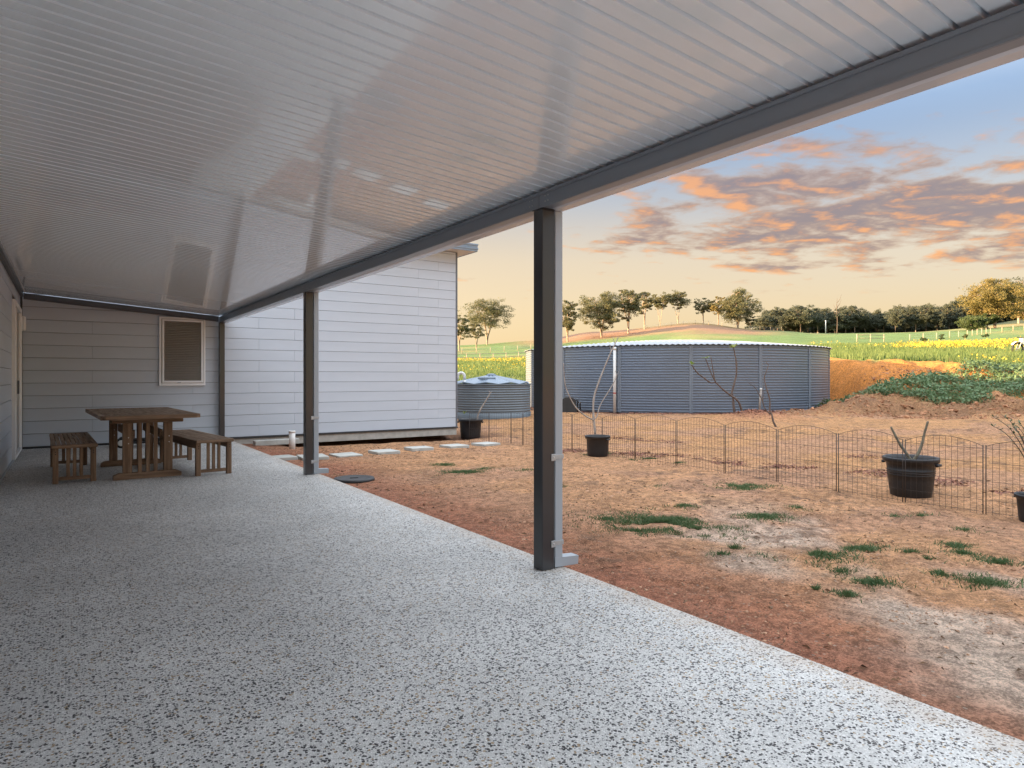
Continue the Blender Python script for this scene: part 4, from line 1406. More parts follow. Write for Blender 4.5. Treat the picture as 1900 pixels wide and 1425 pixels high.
# white overflow pipes
def tank_pt(photo_x, out):
    th = math.atan((photo_x - 950) / FOC)
    dx, dy = math.cos(th) * FX + math.sin(th) * RX, math.cos(th) * FY + math.sin(th) * RY
    cx, cy = TANK_C
    b = dx * cx + dy * cy
    c = cx * cx + cy * cy - (TANK_R + out) ** 2
    s = b - math.sqrt(max(0, b * b - c))
    return dx * s, dy * s
X, Y = tank_pt(1140.5, 0.10)
t = empty('overflow_pipe', (X, Y, -0.03), 0, 'white plastic pipe with a red band up the front of the big tank', 'pipe')
MB().lathe([(0.052, 0.0), (0.052, TH0 - 0.02)], 16).build('pipe', M['whitepvc'], t)
MB().lathe([(0.054, 0.66), (0.056, 0.665), (0.056, 0.695), (0.054, 0.70)], 16).build('band', M['red'], t)
MB().lathe([(0.062, TH0 - 0.12), (0.062, TH0 - 0.03)], 16).build('collar', M['whitepvc'], t)
X, Y = tank_pt(1409, 0.30)
t = empty('stake', (X, Y, z1(X, Y) - 0.03), 0, 'pale leaning pipe stake standing by the tank right of the frangipani', 'stake')
MB().tube([(0, 0, 0), (0.03, 0, 0.45), (0.08, 0.0, 0.80)], 0.035, 12).build('pipe', M['bark_grey'], t)
MB().tube([(0.08, 0, 0.80), (0.088, 0.0, 0.86)], 0.043, 12).build('cap', M['whitepvc'], t)
# pump cover at the foot of the tank
X, Y = tank_pt(1055, 0.62)
t = empty('pump', (X, Y, z1(X, Y)), -YAW, 'black domed pump cover at the foot of the big tank', 'pump')
pc = MB()
poly = [(-0.28, 0), (0.26, 0), (0.25, 0.36), (0.20, 0.47), (0.10, 0.52), (-0.12, 0.52), (-0.22, 0.47), (-0.275, 0.36)]
pc.prism_y(poly, -0.22, 0.22)
pc.build('cover', M['pump'], t)
MB().tube([(0.31, -0.1, 0.0), (0.31, -0.1, 0.40), (0.24, -0.1, 0.42)], 0.028, 10).build('riser', M['rubber'], t)
MB().tube([(0.40, -0.1, 0.0), (0.40, -0.1, 0.33), (0.32, -0.1, 0.37)], 0.028, 10).build('riser', M['rubber'], t)
MB().box(0.27, 0.34, -0.13, -0.07, 0.43, 0.46, 0.006).build('valve', M['rubber'], t)
MB().tube([(0.385, -0.13, 0.345), (0.385, -0.10, 0.345)], 0.018, 10).build('gauge', M['bracket'], t)

# ------------------------------------------------------------------ small tank
SR, SH = 1.27, 1.06
X, Y = px(911.6, 21.5)
ST = (X, Y)
t = empty('small_tank', (X, Y, z1(X, Y) - 0.03), 0, 'small grey corrugated steel tank with folded roof beside the house corner', 'water tank')
prof = []
nz = 14 * 8
for q in range(nz + 1):
    z = 0.16 + (SH - 0.16) * q / nz
    prof.append((SR + 0.010 * math.sin(2 * math.pi * z / 0.0755), z))
MB().lathe(prof, 72, close=False).build('wall', M['smalltank'], t)
MB().lathe([(SR + 0.012, 0.0), (SR + 0.012, 0.17), (SR - 0.02, 0.175)], 72, close=False).build('base_ring', M['smalltank'], t)
MB().lathe([(SR - 0.02, SH - 0.02), (SR + 0.022, SH - 0.012), (SR + 0.024, SH + 0.022), (SR - 0.02, SH + 0.026)], 72, close=False).build('rim', M['smalltank'], t)
ns = 10
for q in range(ns):
    a0, a1 = 2 * math.pi * q / ns + 0.25, 2 * math.pi * (q + 1) / ns + 0.25
    am = (a0 + a1) / 2
    b = MB()
    r_, zi, zo = SR - 0.03, SH + 0.30, SH + 0.03
    pts = []
    for lay in (0.0, -0.012):
        pts += [(0.12 * math.cos(a0), 0.12 * math.sin(a0), zi + lay), (0.12 * math.cos(a1), 0.12 * math.sin(a1), zi + lay),
                (r_ * math.cos(a1), r_ * math.sin(a1), zo + lay + 0.05), (r_ * math.cos(am) * 0.99, r_ * math.sin(am) * 0.99, zo + lay), (r_ * math.cos(a0), r_ * math.sin(a0), zo + lay + 0.05), (0.12 * math.cos(am), 0.12 * math.sin(am), zi + lay - 0.02)]
    b.add(pts, [(0, 5, 3, 4), (5, 1, 2, 3), (10, 9, 11, 6), (7, 11, 9, 8), (4, 3, 9, 10), (3, 2, 8, 9)])
    b.build('roof_panel', M['smallroof'], t)
MB().lathe([(0.15, SH + 0.285), (0.15, SH + 0.32), (0.08, SH + 0.345), (0.01, SH + 0.35)], 20, close=False).build('vent_cap', M['smallroof'], t)
hx, hy = 0.55 * math.cos(to_cam), 0.55 * math.sin(to_cam)
MB().box(hx - 0.22, hx + 0.22, hy - 0.2, hy + 0.2, SH + 0.10, SH + 0.235, 0.02).build('hatch', M['smallroof'], t)
pp = []
for q in range(9):
    a = math.pi * q / 8
    pp.append((0.11 * math.cos(a), 0, 0.11 * math.sin(a)))
pv_ = [(0.11, 0, -0.12)] + pp + [(-0.11, 0, -0.10)]
o = MB().tube(pv_, 0.045, 12)
X2, Y2 = px(855.5, 21.0)
t2 = empty('inlet_pipe', (X2, Y2, SH + 0.17), -YAW, 'white plastic gooseneck pipe bent over the small tank rim', 'pipe')
o.build('bend', M['whitepvc'], t2)
MB().tube([(0.11, 0, -0.30), (0.11, 0, -0.12)], 0.052, 12).build('socket', M['whitepvc'], t2)

# ------------------------------------------------------------------ scattered ground cover
NR = np.random.default_rng(7)


def blades(P, h, wd, lean=0.5):
    """upright pointed blades, one triangle each"""
    n = len(P)
    a = NR.uniform(0, 2 * np.pi, n)
    la = NR.uniform(0, 2 * np.pi, n)
    ll = np.abs(NR.normal(0, lean, n)) * h
    sx, sy = np.cos(a) * wd, np.sin(a) * wd
    V = np.zeros((n, 3, 3))
    V[:, 0] = P + np.stack([sx, sy, np.zeros(n)], -1)
    V[:, 1] = P - np.stack([sx, sy, np.zeros(n)], -1)
    V[:, 2] = P + np.stack([np.cos(la) * ll, np.sin(la) * ll, h], -1)
    return V.reshape(-1, 3), np.arange(n * 3).reshape(-1, 3)


def leaves(P, size, flat=0.0, aspect=0.5):
    """randomly turned lozenge leaves, one quad each"""
    n = len(P)
    u = NR.normal(0, 1, (n, 3))
    u[:, 2] *= (1 - flat)
    u /= np.linalg.norm(u, axis=1, keepdims=True) + 1e-9
    r = NR.normal(0, 1, (n, 3))
    r[:, 2] *= (1 - flat)
    v = np.cross(u, r)
    v /= np.linalg.norm(v, axis=1, keepdims=True) + 1e-9
    if flat > 0:
        v = np.cross(u, np.tile([0, 0, 1.0], (n, 1)) + 0.5 * r)
        v /= np.linalg.norm(v, axis=1, keepdims=True) + 1e-9
    s = np.asarray(size).reshape(-1, 1)
    V = np.stack([P - u * s, P + v * s * aspect, P + u * s, P - v * s * aspect], 1)
    return V.reshape(-1, 3), np.arange(n * 4).reshape(-1, 4)


def rocks(P, size):
    """small angular lumps: squashed octahedra"""
    n = len(P)
    base = np.array([(1, 0, 0), (0, 1, 0), (-1, 0, 0), (0, -1, 0), (0, 0, .75), (0, 0, -.6)], float)
    fc = np.array([(0, 1, 4), (1, 2, 4), (2, 3, 4), (3, 0, 4), (1, 0, 5), (2, 1, 5), (3, 2, 5), (0, 3, 5)])
    sc = np.asarray(size).reshape(-1, 1, 1) * NR.uniform(0.55, 1.25, (n, 6, 1))
    b = base[None] * sc
    q = NR.normal(0, 1, (n, 4))
    q /= np.linalg.norm(q, axis=1, keepdims=True)
    w0, x0, y0, z0 = q.T
    Rm = np.stack([1 - 2 * (y0 * y0 + z0 * z0), 2 * (x0 * y0 - z0 * w0), 2 * (x0 * z0 + y0 * w0),
                   2 * (x0 * y0 + z0 * w0), 1 - 2 * (x0 * x0 + z0 * z0), 2 * (y0 * z0 - x0 * w0),
                   2 * (x0 * z0 - y0 * w0), 2 * (y0 * z0 + x0 * w0), 1 - 2 * (x0 * x0 + y0 * y0)], -1).reshape(n, 3, 3)
    b = np.einsum('nij,nkj->nki', Rm, b)
    b[..., 2] *= 0.75
    V = b + P[:, None, :]
    F = fc[None] + 6 * np.arange(n)[:, None, None]
    return V.reshape(-1, 3), F.reshape(-1, 3)


def on_ground(X, Y, dz=0.0):
    return np.stack([X, Y, zt(X, Y) + dz], -1)


# weeds in the yard: (photo x, y, half width px, density)
PATCH = [(1230, 970, 95, 1.0), (1290, 985, 70, 0.7), (1180, 985, 40, .5), (1500, 1030, 70, 1.0), (1450, 1032, 45, .5), (1600, 1015, 38, .9), (1375, 905, 42, .9), (1160, 853, 26, .8), (1205, 851, 18, .6),
         (1415, 962, 42, .8), (1270, 940, 32, .5), (1510, 1098, 22, .9), (1573, 1108, 20, .8), (1618, 1085, 38, .8), (1745, 1068, 20, .7), (1830, 1084, 46, .9), (1775, 1015, 30, .6), (1788, 1030, 26, .6),
         (1855, 1046, 38, .7), (860, 874, 36, .8), (826, 860, 22, .6), (895, 868, 22, .3), (1705, 955, 22, .4), (1360, 1022, 30, .4), (1340, 1035, 20, .3), (1690, 1028, 22, .5), (1130, 965, 24, .4), (1540, 985, 26, .25), (1480, 945, 24, .25),
         (1560, 1060, 22, .4), (1100, 842, 16, .6), (1125, 838, 14, .5), (1255, 860, 14, .5), (1720, 1040, 16, .4), (1660, 960, 20, .2), (1040, 905, 20, .15), (975, 870, 25, .15), (1210, 905, 25, .15), (1790, 985, 25, .2)]
VV, FF, off = [], [], 0
for (x, y, hw, dn) in PATCH:
    d = 1.26 * FOC / (y - HOR)
    X0, Y0_ = px(x, d)
    wr = hw * 1.3 / FOC * d
    n = int(5200 * dn * (wr / 0.35) ** 2 * 0.55 + 260 * dn)
    rr = np.abs(NR.normal(0, 0.55, n)) * wr * 1.15
    aa = NR.uniform(0, 2 * np.pi, n)
    ca_, sa_ = rr * np.cos(aa), rr * np.sin(aa) * 0.75
    X_ = X0 + RX * ca_ + FX * sa_
    Y_ = Y0_ + RY * ca_ + FY * sa_
    keep = fbm(X_ * 4, Y_ * 4, 4, 201) > 0.38 + 0.10 * (rr / wr)
    X_, Y_ = X_[keep], Y_[keep]
    if len(X_) < 3:
        continue
    P = on_ground(X_, Y_, -0.003)
    V, F = blades(P, NR.uniform(0.010, 0.036, len(P)), NR.uniform(0.0025, 0.0055, len(P)), 1.3)
    VV.append(V); FF.append(F + off); off += len(V)
o = link('weed_patches', np_mesh('weed_patches', np.concatenate(VV), np.concatenate(FF), M['grass']))
tag(o, 'low dark green weed patches scattered over the bare dirt yard', 'weeds', kind='stuff')

# soil crumbs and pebbles
n = 60000
X_ = SLAB_X + 0.02 + np.abs(NR.normal(0, 1, n)) * 3.0
Y_ = NR.uniform(0.2, 13.0, n)
k_ = fbm(X_ * 1.3, Y_ * 1.3, 3, 211) > NR.uniform(0.35, 0.65, n)
X_, Y_ = X_[k_], Y_[k_]
k_ = zt(X_, Y_) < -0.0
V, F = rocks(on_ground(X_, Y_, 0.0), NR.gamma(1.6, 0.0024, len(X_)) + 0.0015)
tag(link('soil_crumbs', np_mesh('soil_crumbs', V, F, M['clod'])), 'loose soil crumbs and small stones on the yard', 'soil', kind='stuff')
n = 5000
rr = NR.uniform(21.5, 30.5, n)
th = np.radians(NR.uniform(19.5, 40, n))
X_, Y_ = world_at(rr * np.cos(th), rr * np.sin(th))
k_ = np.hypot(X_ - TANK_C[0], Y_ - TANK_C[1]) > TANK_R + 0.2
X_, Y_ = X_[k_], Y_[k_]
V, F = rocks(on_ground(X_, Y_, 0.0), NR.gamma(2.0, 0.015, len(X_)) + 0.008)
tag(link('bank_clods', np_mesh('bank_clods', V, F, M['bankclod'])), 'broken orange soil clods along the cut bank', 'soil', kind='stuff')


def mulch_line(pts, width, dens, s0, s1):
    Ps = []
    for (a, b) in zip(pts[:-1], pts[1:]):
        L = math.hypot(b[0] - a[0], b[1] - a[1])
        n = int(L * width * dens)
        t_ = NR.uniform(0, 1, n)
        o_ = NR.normal(0, width * 0.38, n)
        nx, ny = -(b[1] - a[1]) / L, (b[0] - a[0]) / L
        Ps.append(np.stack([a[0] + (b[0] - a[0]) * t_ + nx * o_, a[1] + (b[1] - a[1]) * t_ + ny * o_], -1))
    P2 = np.concatenate(Ps)
    k_ = fbm(P2[:, 0] * 2.2, P2[:, 1] * 2.2, 3, 221) > 0.40
    P2 = P2[k_]
    P = on_ground(P2[:, 0], P2[:, 1], 0.006)
    return leaves(P, NR.uniform(s0, s1, len(P)), 0.75, 0.38)
def gp_(x, y, h=1.25):
    return px(x, h * FOC / (y - HOR))
VV, FF, off = [], [], 0
for pts, wd_, dn in (([gp_(1040, 831), gp_(1200, 842), gp_(1330, 856), gp_(1480, 868), gp_(1600, 876), gp_(1720, 892), gp_(1890, 920)], 0.42, 1500),
                     ([gp_(1040, 806), gp_(1160, 812), gp_(1260, 822)], 0.35, 900), ([gp_(1560, 848), gp_(1660, 852)], 0.30, 1000)):
    V, F = mulch_line(pts, wd_, dn, 0.012, 0.032)
    VV.append(V); FF.append(F + off); off += len(V)
ring = [(TANK_C[0] + (TANK_R + 0.35) * math.cos(to_cam + R(a)), TANK_C[1] + (TANK_R + 0.35) * math.sin(to_cam + R(a))) for a in range(-70, 25, 5)]
mx_, my_ = px(1408, 18.7)
V, F = mulch_line([(mx_ - .7 * RX, my_ - .7 * RY), (mx_ + .7 * RX, my_ + .7 * RY)], 0.9, 500, 0.02, 0.06)
VV.append(V); FF.append(F + off); off += len(V)
V, F = mulch_line(ring, 0.6, 700, 0.02, 0.055)
VV.append(V); FF.append(F + off); off += len(V)
tag(link('bark_mulch', np_mesh('bark_mulch', np.concatenate(VV), np.concatenate(FF), M['mulch'])), 'strewn red brown bark mulch behind the fence and round the tank', 'mulch', kind='stuff')

# weedy bank on the right
n = 52000
rr = NR.uniform(22.5, 34.0, n)
thd = NR.uniform(24.5, 42, n)
lo_ = np.interp(thd, [24.5, 26.5, 28, 31.4, 34, 37.7, 42], [26.2, 25.6, 25.4, 25.3, 24.8, 26.0, 26.0])
hi_ = np.interp(thd, [24.5, 26.5, 28, 31.4, 34, 36, 42], [26.2, 26.8, 27.6, 28.9, 30.6, 34.5, 34.5])
k_ = (rr > lo_) & (rr < hi_)
rr, thd = rr[k_], thd[k_]
X_, Y_ = world_at(rr * np.cos(np.radians(thd)), rr * np.sin(np.radians(thd)))
k_ = fbm(X_ * 0.9, Y_ * 0.9, 3, 231) + 0.15 * np.minimum(1, (rr - lo_[k_]) / 1.2) > 0.42
X_, Y_ = X_[k_], Y_[k_]
P = on_ground(X_, Y_, 0.0)
P[:, 2] += NR.uniform(0.0, 0.26, len(P)) * (0.4 + fbm(X_ * 1.7, Y_ * 1.7, 2, 241))
V, F = leaves(P, NR.uniform(0.035, 0.085, len(P)), 0.35, 0.5)
tag(link('bank_weeds', np_mesh('bank_weeds', V, F, M['weed'])), 'thick blue green leafy weeds covering the soil bank on the right', 'weeds', kind='stuff')
# dry stalks at the foot of the weeds
n = 3000
k_ = NR.choice(len(P), n)
Q = P[k_].copy()
Q[:, 0] += NR.normal(0, .5, n) - 0.5; Q[:, 1] += NR.normal(0, .5, n)
Q[:, 2] = zt(Q[:, 0], Q[:, 1])
V, F = blades(Q, NR.uniform(0.08, 0.25, n), NR.uniform(0.004, 0.009, n), 1.2)
tag(link('dry_stalks', np_mesh('dry_stalks', V, F, M['drygrass'])), 'dry straw stalks along the foot of the weedy bank', 'straw', kind='stuff')


n = 5200
X_ = SLAB_X + 0.1 + np.abs(NR.normal(0, 1, n)) * 3.2
Y_ = NR.uniform(0.4, 12.5, n)
k_ = fbm(X_ * 1.1, Y_ * 1.1, 3, 431) > NR.uniform(0.42, 0.70, n)
Q = on_ground(X_[k_], Y_[k_], 0.002)
V, F = blades(Q, NR.uniform(0.004, 0.014, len(Q)), NR.uniform(0.008, 0.030, len(Q)), 0.6)
tag(link('straw_litter', np_mesh('straw_litter', V, F, M['litter'])), 'short dry straw and twig litter lying on the yard soil', 'litter', kind='stuff')


def field_points(n, r0, r1, t0, t1):
    rr = np.exp(NR.uniform(np.log(r0), np.log(r1), n))
    th = NR.uniform(t0, t1, n)
    X_, Y_ = world_at(rr * np.cos(np.radians(th)), rr * np.sin(np.radians(th)))
    ed = np.where(th > 19, np.interp(th, [19, 25.4, 27.0, 28.5, 31.4, 37.7, 60], [41, 39.5, 34.5, 32.4, 32.5, 34.3, 34.3]), np.interp(th, [-10, 3, 19], [29, 34, 39]))
    k_ = rr > ed
    return X_[k_], Y_[k_], rr[k_], th[k_]

VV, FF, off = [], [], 0
for (n, r0, r1, a, b) in ((60000, 30, 90, 24, 43), (26000, 28, 110, -9, 6)):
    X_, Y_, rr, th = field_points(n, r0, r1, a, b)
    P = on_ground(X_, Y_, -0.02)
    V, F = blades(P, NR.uniform(0.10, 0.34, len(P)) * (0.8 + rr / 120), 0.010 + rr * 0.0004, 0.45)
    VV.append(V); FF.append(F + off); off += len(V)
tag(link('field_grass', np_mesh('field_grass', np.concatenate(VV), np.concatenate(FF), M['fgrass'])), 'tall green grass in the paddock beyond the tank', 'grass', kind='stuff')
VV, FF, off = [], [], 0
for (n, r0, r1, a, b) in ((90000, 30, 100, 24, 43), (45000, 29, 118, -9, 6)):
    X_, Y_, rr, th = field_points(n, r0, r1, a, b)
    g = fbm(X_ * 0.09, Y_ * 0.09, 4, 101)
    strip_ = fbm(rr * 0.16 + 3, th * 0.05, 3, 251)
    k_ = (g + 0.5 * strip_ + 0.1 * (th > 30)) > NR.uniform(0.82, 1.55, len(rr))
    k_ &= ~((th > 20) & (th < 28.5) & (rr < 36 - (th - 25)))
    X_, Y_, rr = X_[k_], Y_[k_], rr[k_]
    P = on_ground(X_, Y_, 0.0)
    P[:, 2] += NR.uniform(0.22, 0.46, len(P)) * (0.9 + rr / 200)
    V, F = leaves(P, (0.018 + rr * 0.00055) * NR.uniform(0.7, 1.3, len(P)), 0.0, 0.8)
    VV.append(V); FF.append(F + off); off += len(V)
tag(link('yellow_flowers', np_mesh('yellow_flowers', np.concatenate(VV), np.concatenate(FF), M['flower'])), 'yellow wildflowers blooming across the paddock', 'flowers', kind='stuff')

# ------------------------------------------------------------------ trees
def tree_meshes(h, w_, seed, nclump=22, per=110, leaf=0.30, dens=2.0, more=2.1, lm='gum', bark='gumbark', crown0=0.34, fork=0.28, lean=0.0, nlead=3, flat=0.6, tr=0.02, spreadtop=0.0):
    rg = random.Random(seed)
    tk = MB()
    cl = []
    for q in range(int(nclump * more)):
        for _ in range(30):
            u = Vector((rg.uniform(-1, 1), rg.uniform(-1, 1), rg.uniform(-1, 1)))
            if 0.25 < u.length < 1.0:
                break
        zc = crown0 + (1 - crown0) * 0.5 + u.z * (1 - crown0) * 0.46
        k = 1.0 + spreadtop * u.z
        c = Vector((u.x * w_ * 0.44 * k + lean * zc * h, u.y * w_ * 0.44 * k, zc * h))
        cl.append((c, rg.uniform(0.5, 1.2) * w_ * 0.118))
    leads = []
    for q in range(nlead):
        a = 2 * math.pi * q / nlead + rg.uniform(-0.5, 0.5)
        sp = rg.uniform(0.08, 0.20) * w_
        pts = smooth_path([(0, 0, -0.3), (lean * h * fork * 0.5 + math.cos(a) * sp * .15, math.sin(a) * sp * .15, h * fork * rg.uniform(0.6, 1.0)), (lean * h * 0.45 + math.cos(a) * sp * .8, math.sin(a) * sp * .8, h * 0.5), (lean * h * 0.8 + math.cos(a) * sp * 1.5, math.sin(a) * sp * 1.5, h * rg.uniform(0.74, 0.88))], 4)
        n = len(pts)
        tk.tube(pts, [h * tr * (1 - 0.82 * i / (n - 1)) for i in range(n)], 7, cap=False)
        leads.append(pts)
    for c, r in cl:
        best = min((p for L in leads for p in L[3:]), key=lambda p: (p - c).length + 0.6 * max(0, p.z - c.z + 0.05 * h))
        mid_ = (best + c) * 0.5 + Vector((rg.uniform(-.04, .04) * w_, rg.uniform(-.04, .04) * w_, 0.03 * h))
        tk.tube(smooth_path([best, mid_, c], 3), [h * tr * 0.30 * (1 - 0.13 * i) for i in range(7)], 5, cap=False)
    rs = np.random.default_rng(seed)
    Ps = []
    for c, r in cl:
        n = int(per * dens * rg.uniform(0.6, 1.3))
        u = rs.normal(0, 1, (n, 3))
        u /= np.linalg.norm(u, axis=1, keepdims=True)
        rad = r * rs.uniform(0.25, 1.0, (n, 1)) ** 0.6
        sub = u * rad * np.array([1.15, 1.15, flat])
        nb = rs.integers(3, 6)
        offs = rs.normal(0, 1, (nb, 3)) * np.array([r * .75, r * .75, r * .35])
        Ps.append(np.array(c) + sub * 0.72 + offs[rs.integers(0, nb, n)])
    P = np.concatenate(Ps)
    V, F = leaves(P, leaf * 0.72 * rs.uniform(0.6, 1.25, len(P)), 0.0, 0.36)
    return tk.mesh('trunk', M[bark]), np_mesh('crown', V, F, M[lm])


def place_tree(name, label, x, d, top_y, w_px, seed, group=None, cat='tree', **kw):
    X, Y = px(x, d)
    zb = z1(X, Y)
    ztop = CAMH + (HOR - top_y) / FOC * d
    h = ztop - zb
    w_ = w_px / FOC * d
    a, b = tree_meshes(h, w_, seed, **kw)
    t = empty(name, (X, Y, zb), random.Random(seed).uniform(-.4, .4), label, cat, group)
    link('trunk', a, t)
    link('crown', b, t)
    return t

G1 = 'gum trees on the hill crest'
place_tree('gum_tree', 'broad open gum tree left of the near post, tallest on that side', 904, 205, 553, 84, 101, G1, nclump=36, per=85, leaf=0.34, crown0=0.30, nlead=5, fork=0.2, tr=0.014)
place_tree('gum_tree', 'small dark gum tree under the left edge of the broad one', 884, 172, 597, 34, 102, G1, nclump=14, per=90, leaf=0.24, crown0=0.35, nlead=2)
place_tree('gum_tree', 'dark gum tree half hidden behind the house corner', 852, 165, 580, 40, 103, G1, nclump=16, per=100, leaf=0.26, crown0=0.25, nlead=2)
place_tree('gum_tree', 'narrow gum tree just right of the near post', 1053, 185, 553, 44, 104, G1, nclump=26, per=110, leaf=0.28, crown0=0.20, nlead=3)
place_tree('gum_tree', 'wide leafy gum tree with low branches above the sapling', 1116, 190, 539, 78, 105, G1, nclump=44, per=105, leaf=0.32, crown0=0.12, nlead=4, fork=0.16)
place_tree('gum_tree', 'tallest gum tree of the middle hill clump', 1166, 196, 530, 50, 106, G1, nclump=30, per=95, leaf=0.32, crown0=0.22, nlead=3)
place_tree('gum_tree', 'slim gum tree right of the tallest in the middle clump', 1196, 205, 538, 34, 107, G1, nclump=18, per=85, leaf=0.30, crown0=0.35, nlead=2)
place_tree('gum_tree', 'gum tree with bare lower stems, second from the right of the middle clump', 1225, 215, 542, 40, 108, G1, nclump=20, per=80, leaf=0.32, crown0=0.50, nlead=4, fork=0.12, tr=0.011)
place_tree('gum_tree', 'rightmost gum tree of the middle clump', 1258, 215, 542, 42, 109, G1, nclump=20, per=80, leaf=0.32, crown0=0.45, nlead=3, fork=0.15, tr=0.012)
place_tree('gum_tree', 'small gum tree at the left of the right hilltop clump', 1305, 217, 551, 36, 110, G1, nclump=18, per=90, leaf=0.30, crown0=0.30, nlead=2)
place_tree('gum_tree', 'slender gum tree between the small and the great hilltop gums', 1333, 214, 550, 34, 111, G1, nclump=18, per=85, leaf=0.30, crown0=0.35, nlead=2, lm='gumgold')
place_tree('gum_tree', 'great golden lit gum tree on the hilltop above the tank', 1369, 210, 536, 78, 112, G1, nclump=44, per=110, leaf=0.34, crown0=0.14, nlead=4, fork=0.18, lm='gum')
place_tree('gum_tree', 'low bushy tree at the foot of the great hilltop gum', 1393, 212, 585, 26, 113, G1, nclump=10, per=80, leaf=0.28, crown0=0.1, nlead=2)
# the right-hand group
G2 = 'trees at the right edge of the paddock'
place_tree('gum_tree', 'large forked gum tree glowing gold at the right edge', 1846, 178, 519, 108, 120, G2, nclump=52, per=120, leaf=0.34, crown0=0.22, nlead=3, fork=0.22, lm='gumgold', tr=0.026)
place_tree('gum_tree', 'golden gum tree cut by the right frame edge', 1905, 190, 536, 76, 121, G2, nclump=36, per=110, leaf=0.34, crown0=0.2, nlead=3, lm='gumgold')
place_tree('bush', 'round dark green bush left of the forked gum trunk', 1806, 172, 586, 50, 122, G2, 'bush', nclump=24, per=130, leaf=0.26, crown0=0.04, nlead=3, lm='bush', flat=0.8, fork=0.1)
place_tree('gum_tree', 'dark low tree with crooked trunk beside the round bush', 1832, 176, 582, 44, 123, G2, nclump=18, per=110, leaf=0.28, crown0=0.30, nlead=3, lm='bush', bark='darkbark')
place_tree('gum_tree', 'tall dark gum tree behind the golden ones at the right edge', 1890, 240, 514, 70, 124, G2, nclump=30, per=80, leaf=0.45, crown0=0.35, nlead=3, lm='forest')
# forest edge: one label, nothing tells them apart
vari = [tree_meshes(12.0, 9.5, 300 + q, nclump=34, per=70, leaf=0.42, lm='forest', bark='gumbark' if q % 3 == 0 else 'darkbark', crown0=0.10 if q % 2 else 0.26, nlead=2, fork=0.4, tr=0.013, flat=0.7) for q in range(6)]
rg = random.Random(33)
ftree = []
for row, dd in ((0, 262), (1, 274), (2, 288)):
    x = 1418 + row * 4
    while x < 1785:
        d = dd + rg.uniform(-5, 5)
        topy = 577 - 10 * math.exp(-((x - 1700) / 60) ** 2) + 8 * max(0, (1460 - x) / 45) + rg.uniform(-6, 8)
        X, Y = px(x, d)
        zb = z1(X, Y)
        h = CAMH + (HOR - topy) / FOC * d - zb
        h *= rg.uniform(0.86, 1.14)
        sc = h / 12.0
        a, b = vari[rg.randrange(6)]
        t = empty('forest_tree', (X, Y, zb), rg.uniform(0, 6.28), 'grey green gum tree in the dense forest edge beyond the paddock', 'tree', 'trees of the forest edge')
        sx = sc * rg.uniform(0.7, 1.35)
        t.scale = (sx, sx, sc)
        link('trunk', a, t)
        link('crown', b, t)
        x += rg.uniform(13, 22)
rg = random.Random(35)
x = 1775
while x < 1990:
    d = 292 + rg.uniform(-8, 8)
    X, Y = px(x, d)
    zb = z1(X, Y)
    a, b = vari[rg.randrange(6)]
    t = empty('forest_tree', (X, Y, zb), rg.uniform(0, 6.28), 'grey green gum tree in the dense forest edge beyond the paddock', 'tree', 'trees of the forest edge')
    sc = rg.uniform(0.9, 1.2)
    t.scale = (sc, sc, sc)
    link('trunk', a, t)
    link('crown', b, t)
    x += rg.uniform(10, 17)
rg = random.Random(36)
ush = [tree_meshes(4.6, 6.5, 340 + q, nclump=16, per=70, leaf=0.42, lm='forest', bark='darkbark', crown0=0.02, nlead=2, fork=0.2, tr=0.012, flat=0.9) for q in range(3)]
x = 1412
while x < 1990:
    d = 270 + rg.uniform(-3, 22) + (12 if x > 1780 else 0)
    X, Y = px(x, d)
    a, b = ush[rg.randrange(3)]
    t = empty('understorey_shrub', (X, Y, z1(X, Y) - 0.2), rg.uniform(0, 6.28), 'dark low shrub filling the foot of the forest edge', 'shrub', 'shrubs under the forest edge')
    sc = rg.uniform(0.8, 1.35)
    t.scale = (sc * 1.2, sc * 1.2, sc)
    link('trunk', a, t)
    link('crown', b, t)
    x += rg.uniform(8, 14)
# a bare dead tree and a pale pole before the forest
X, Y = px(1553, 250)
t = empty('dead_tree', (X, Y, z1(X, Y)), 0, 'bare dead tree sticking out above the forest edge', 'tree')
mb = MB()
rg = random.Random(5)
mb.tube(smooth_path([(0, 0, 0), (0.2, 0, 5), (-0.2, 0, 9.5), (0.1, 0, 13.5)], 4), [0.17 - 0.011 * i for i in range(13)], 6)
for q in range(9):
    zq = rg.uniform(6.5, 12)
    a = rg.uniform(0, 6.28)
    L = rg.uniform(1.0, 2.4)
    mb.tube([(0, 0, zq), (math.cos(a) * L * .5, math.sin(a) * L * .5, zq + L * .5), (math.cos(a) * L * .8, math.sin(a) * L * .8, zq + L * 1.3)], [0.09, 0.06, 0.03], 5)
mb.build('trunk', M['darkbark'], t)
X, Y = px(1532, 225)
t = empty('pole', (X, Y, z1(X, Y)), 0, 'tall pale wooden pole standing before the forest edge', 'pole')
MB().tube([(0, 0, -0.3), (0, 0, 4.6)], [0.16, 0.13], 8).build('shaft', M['whitepvc'], t)

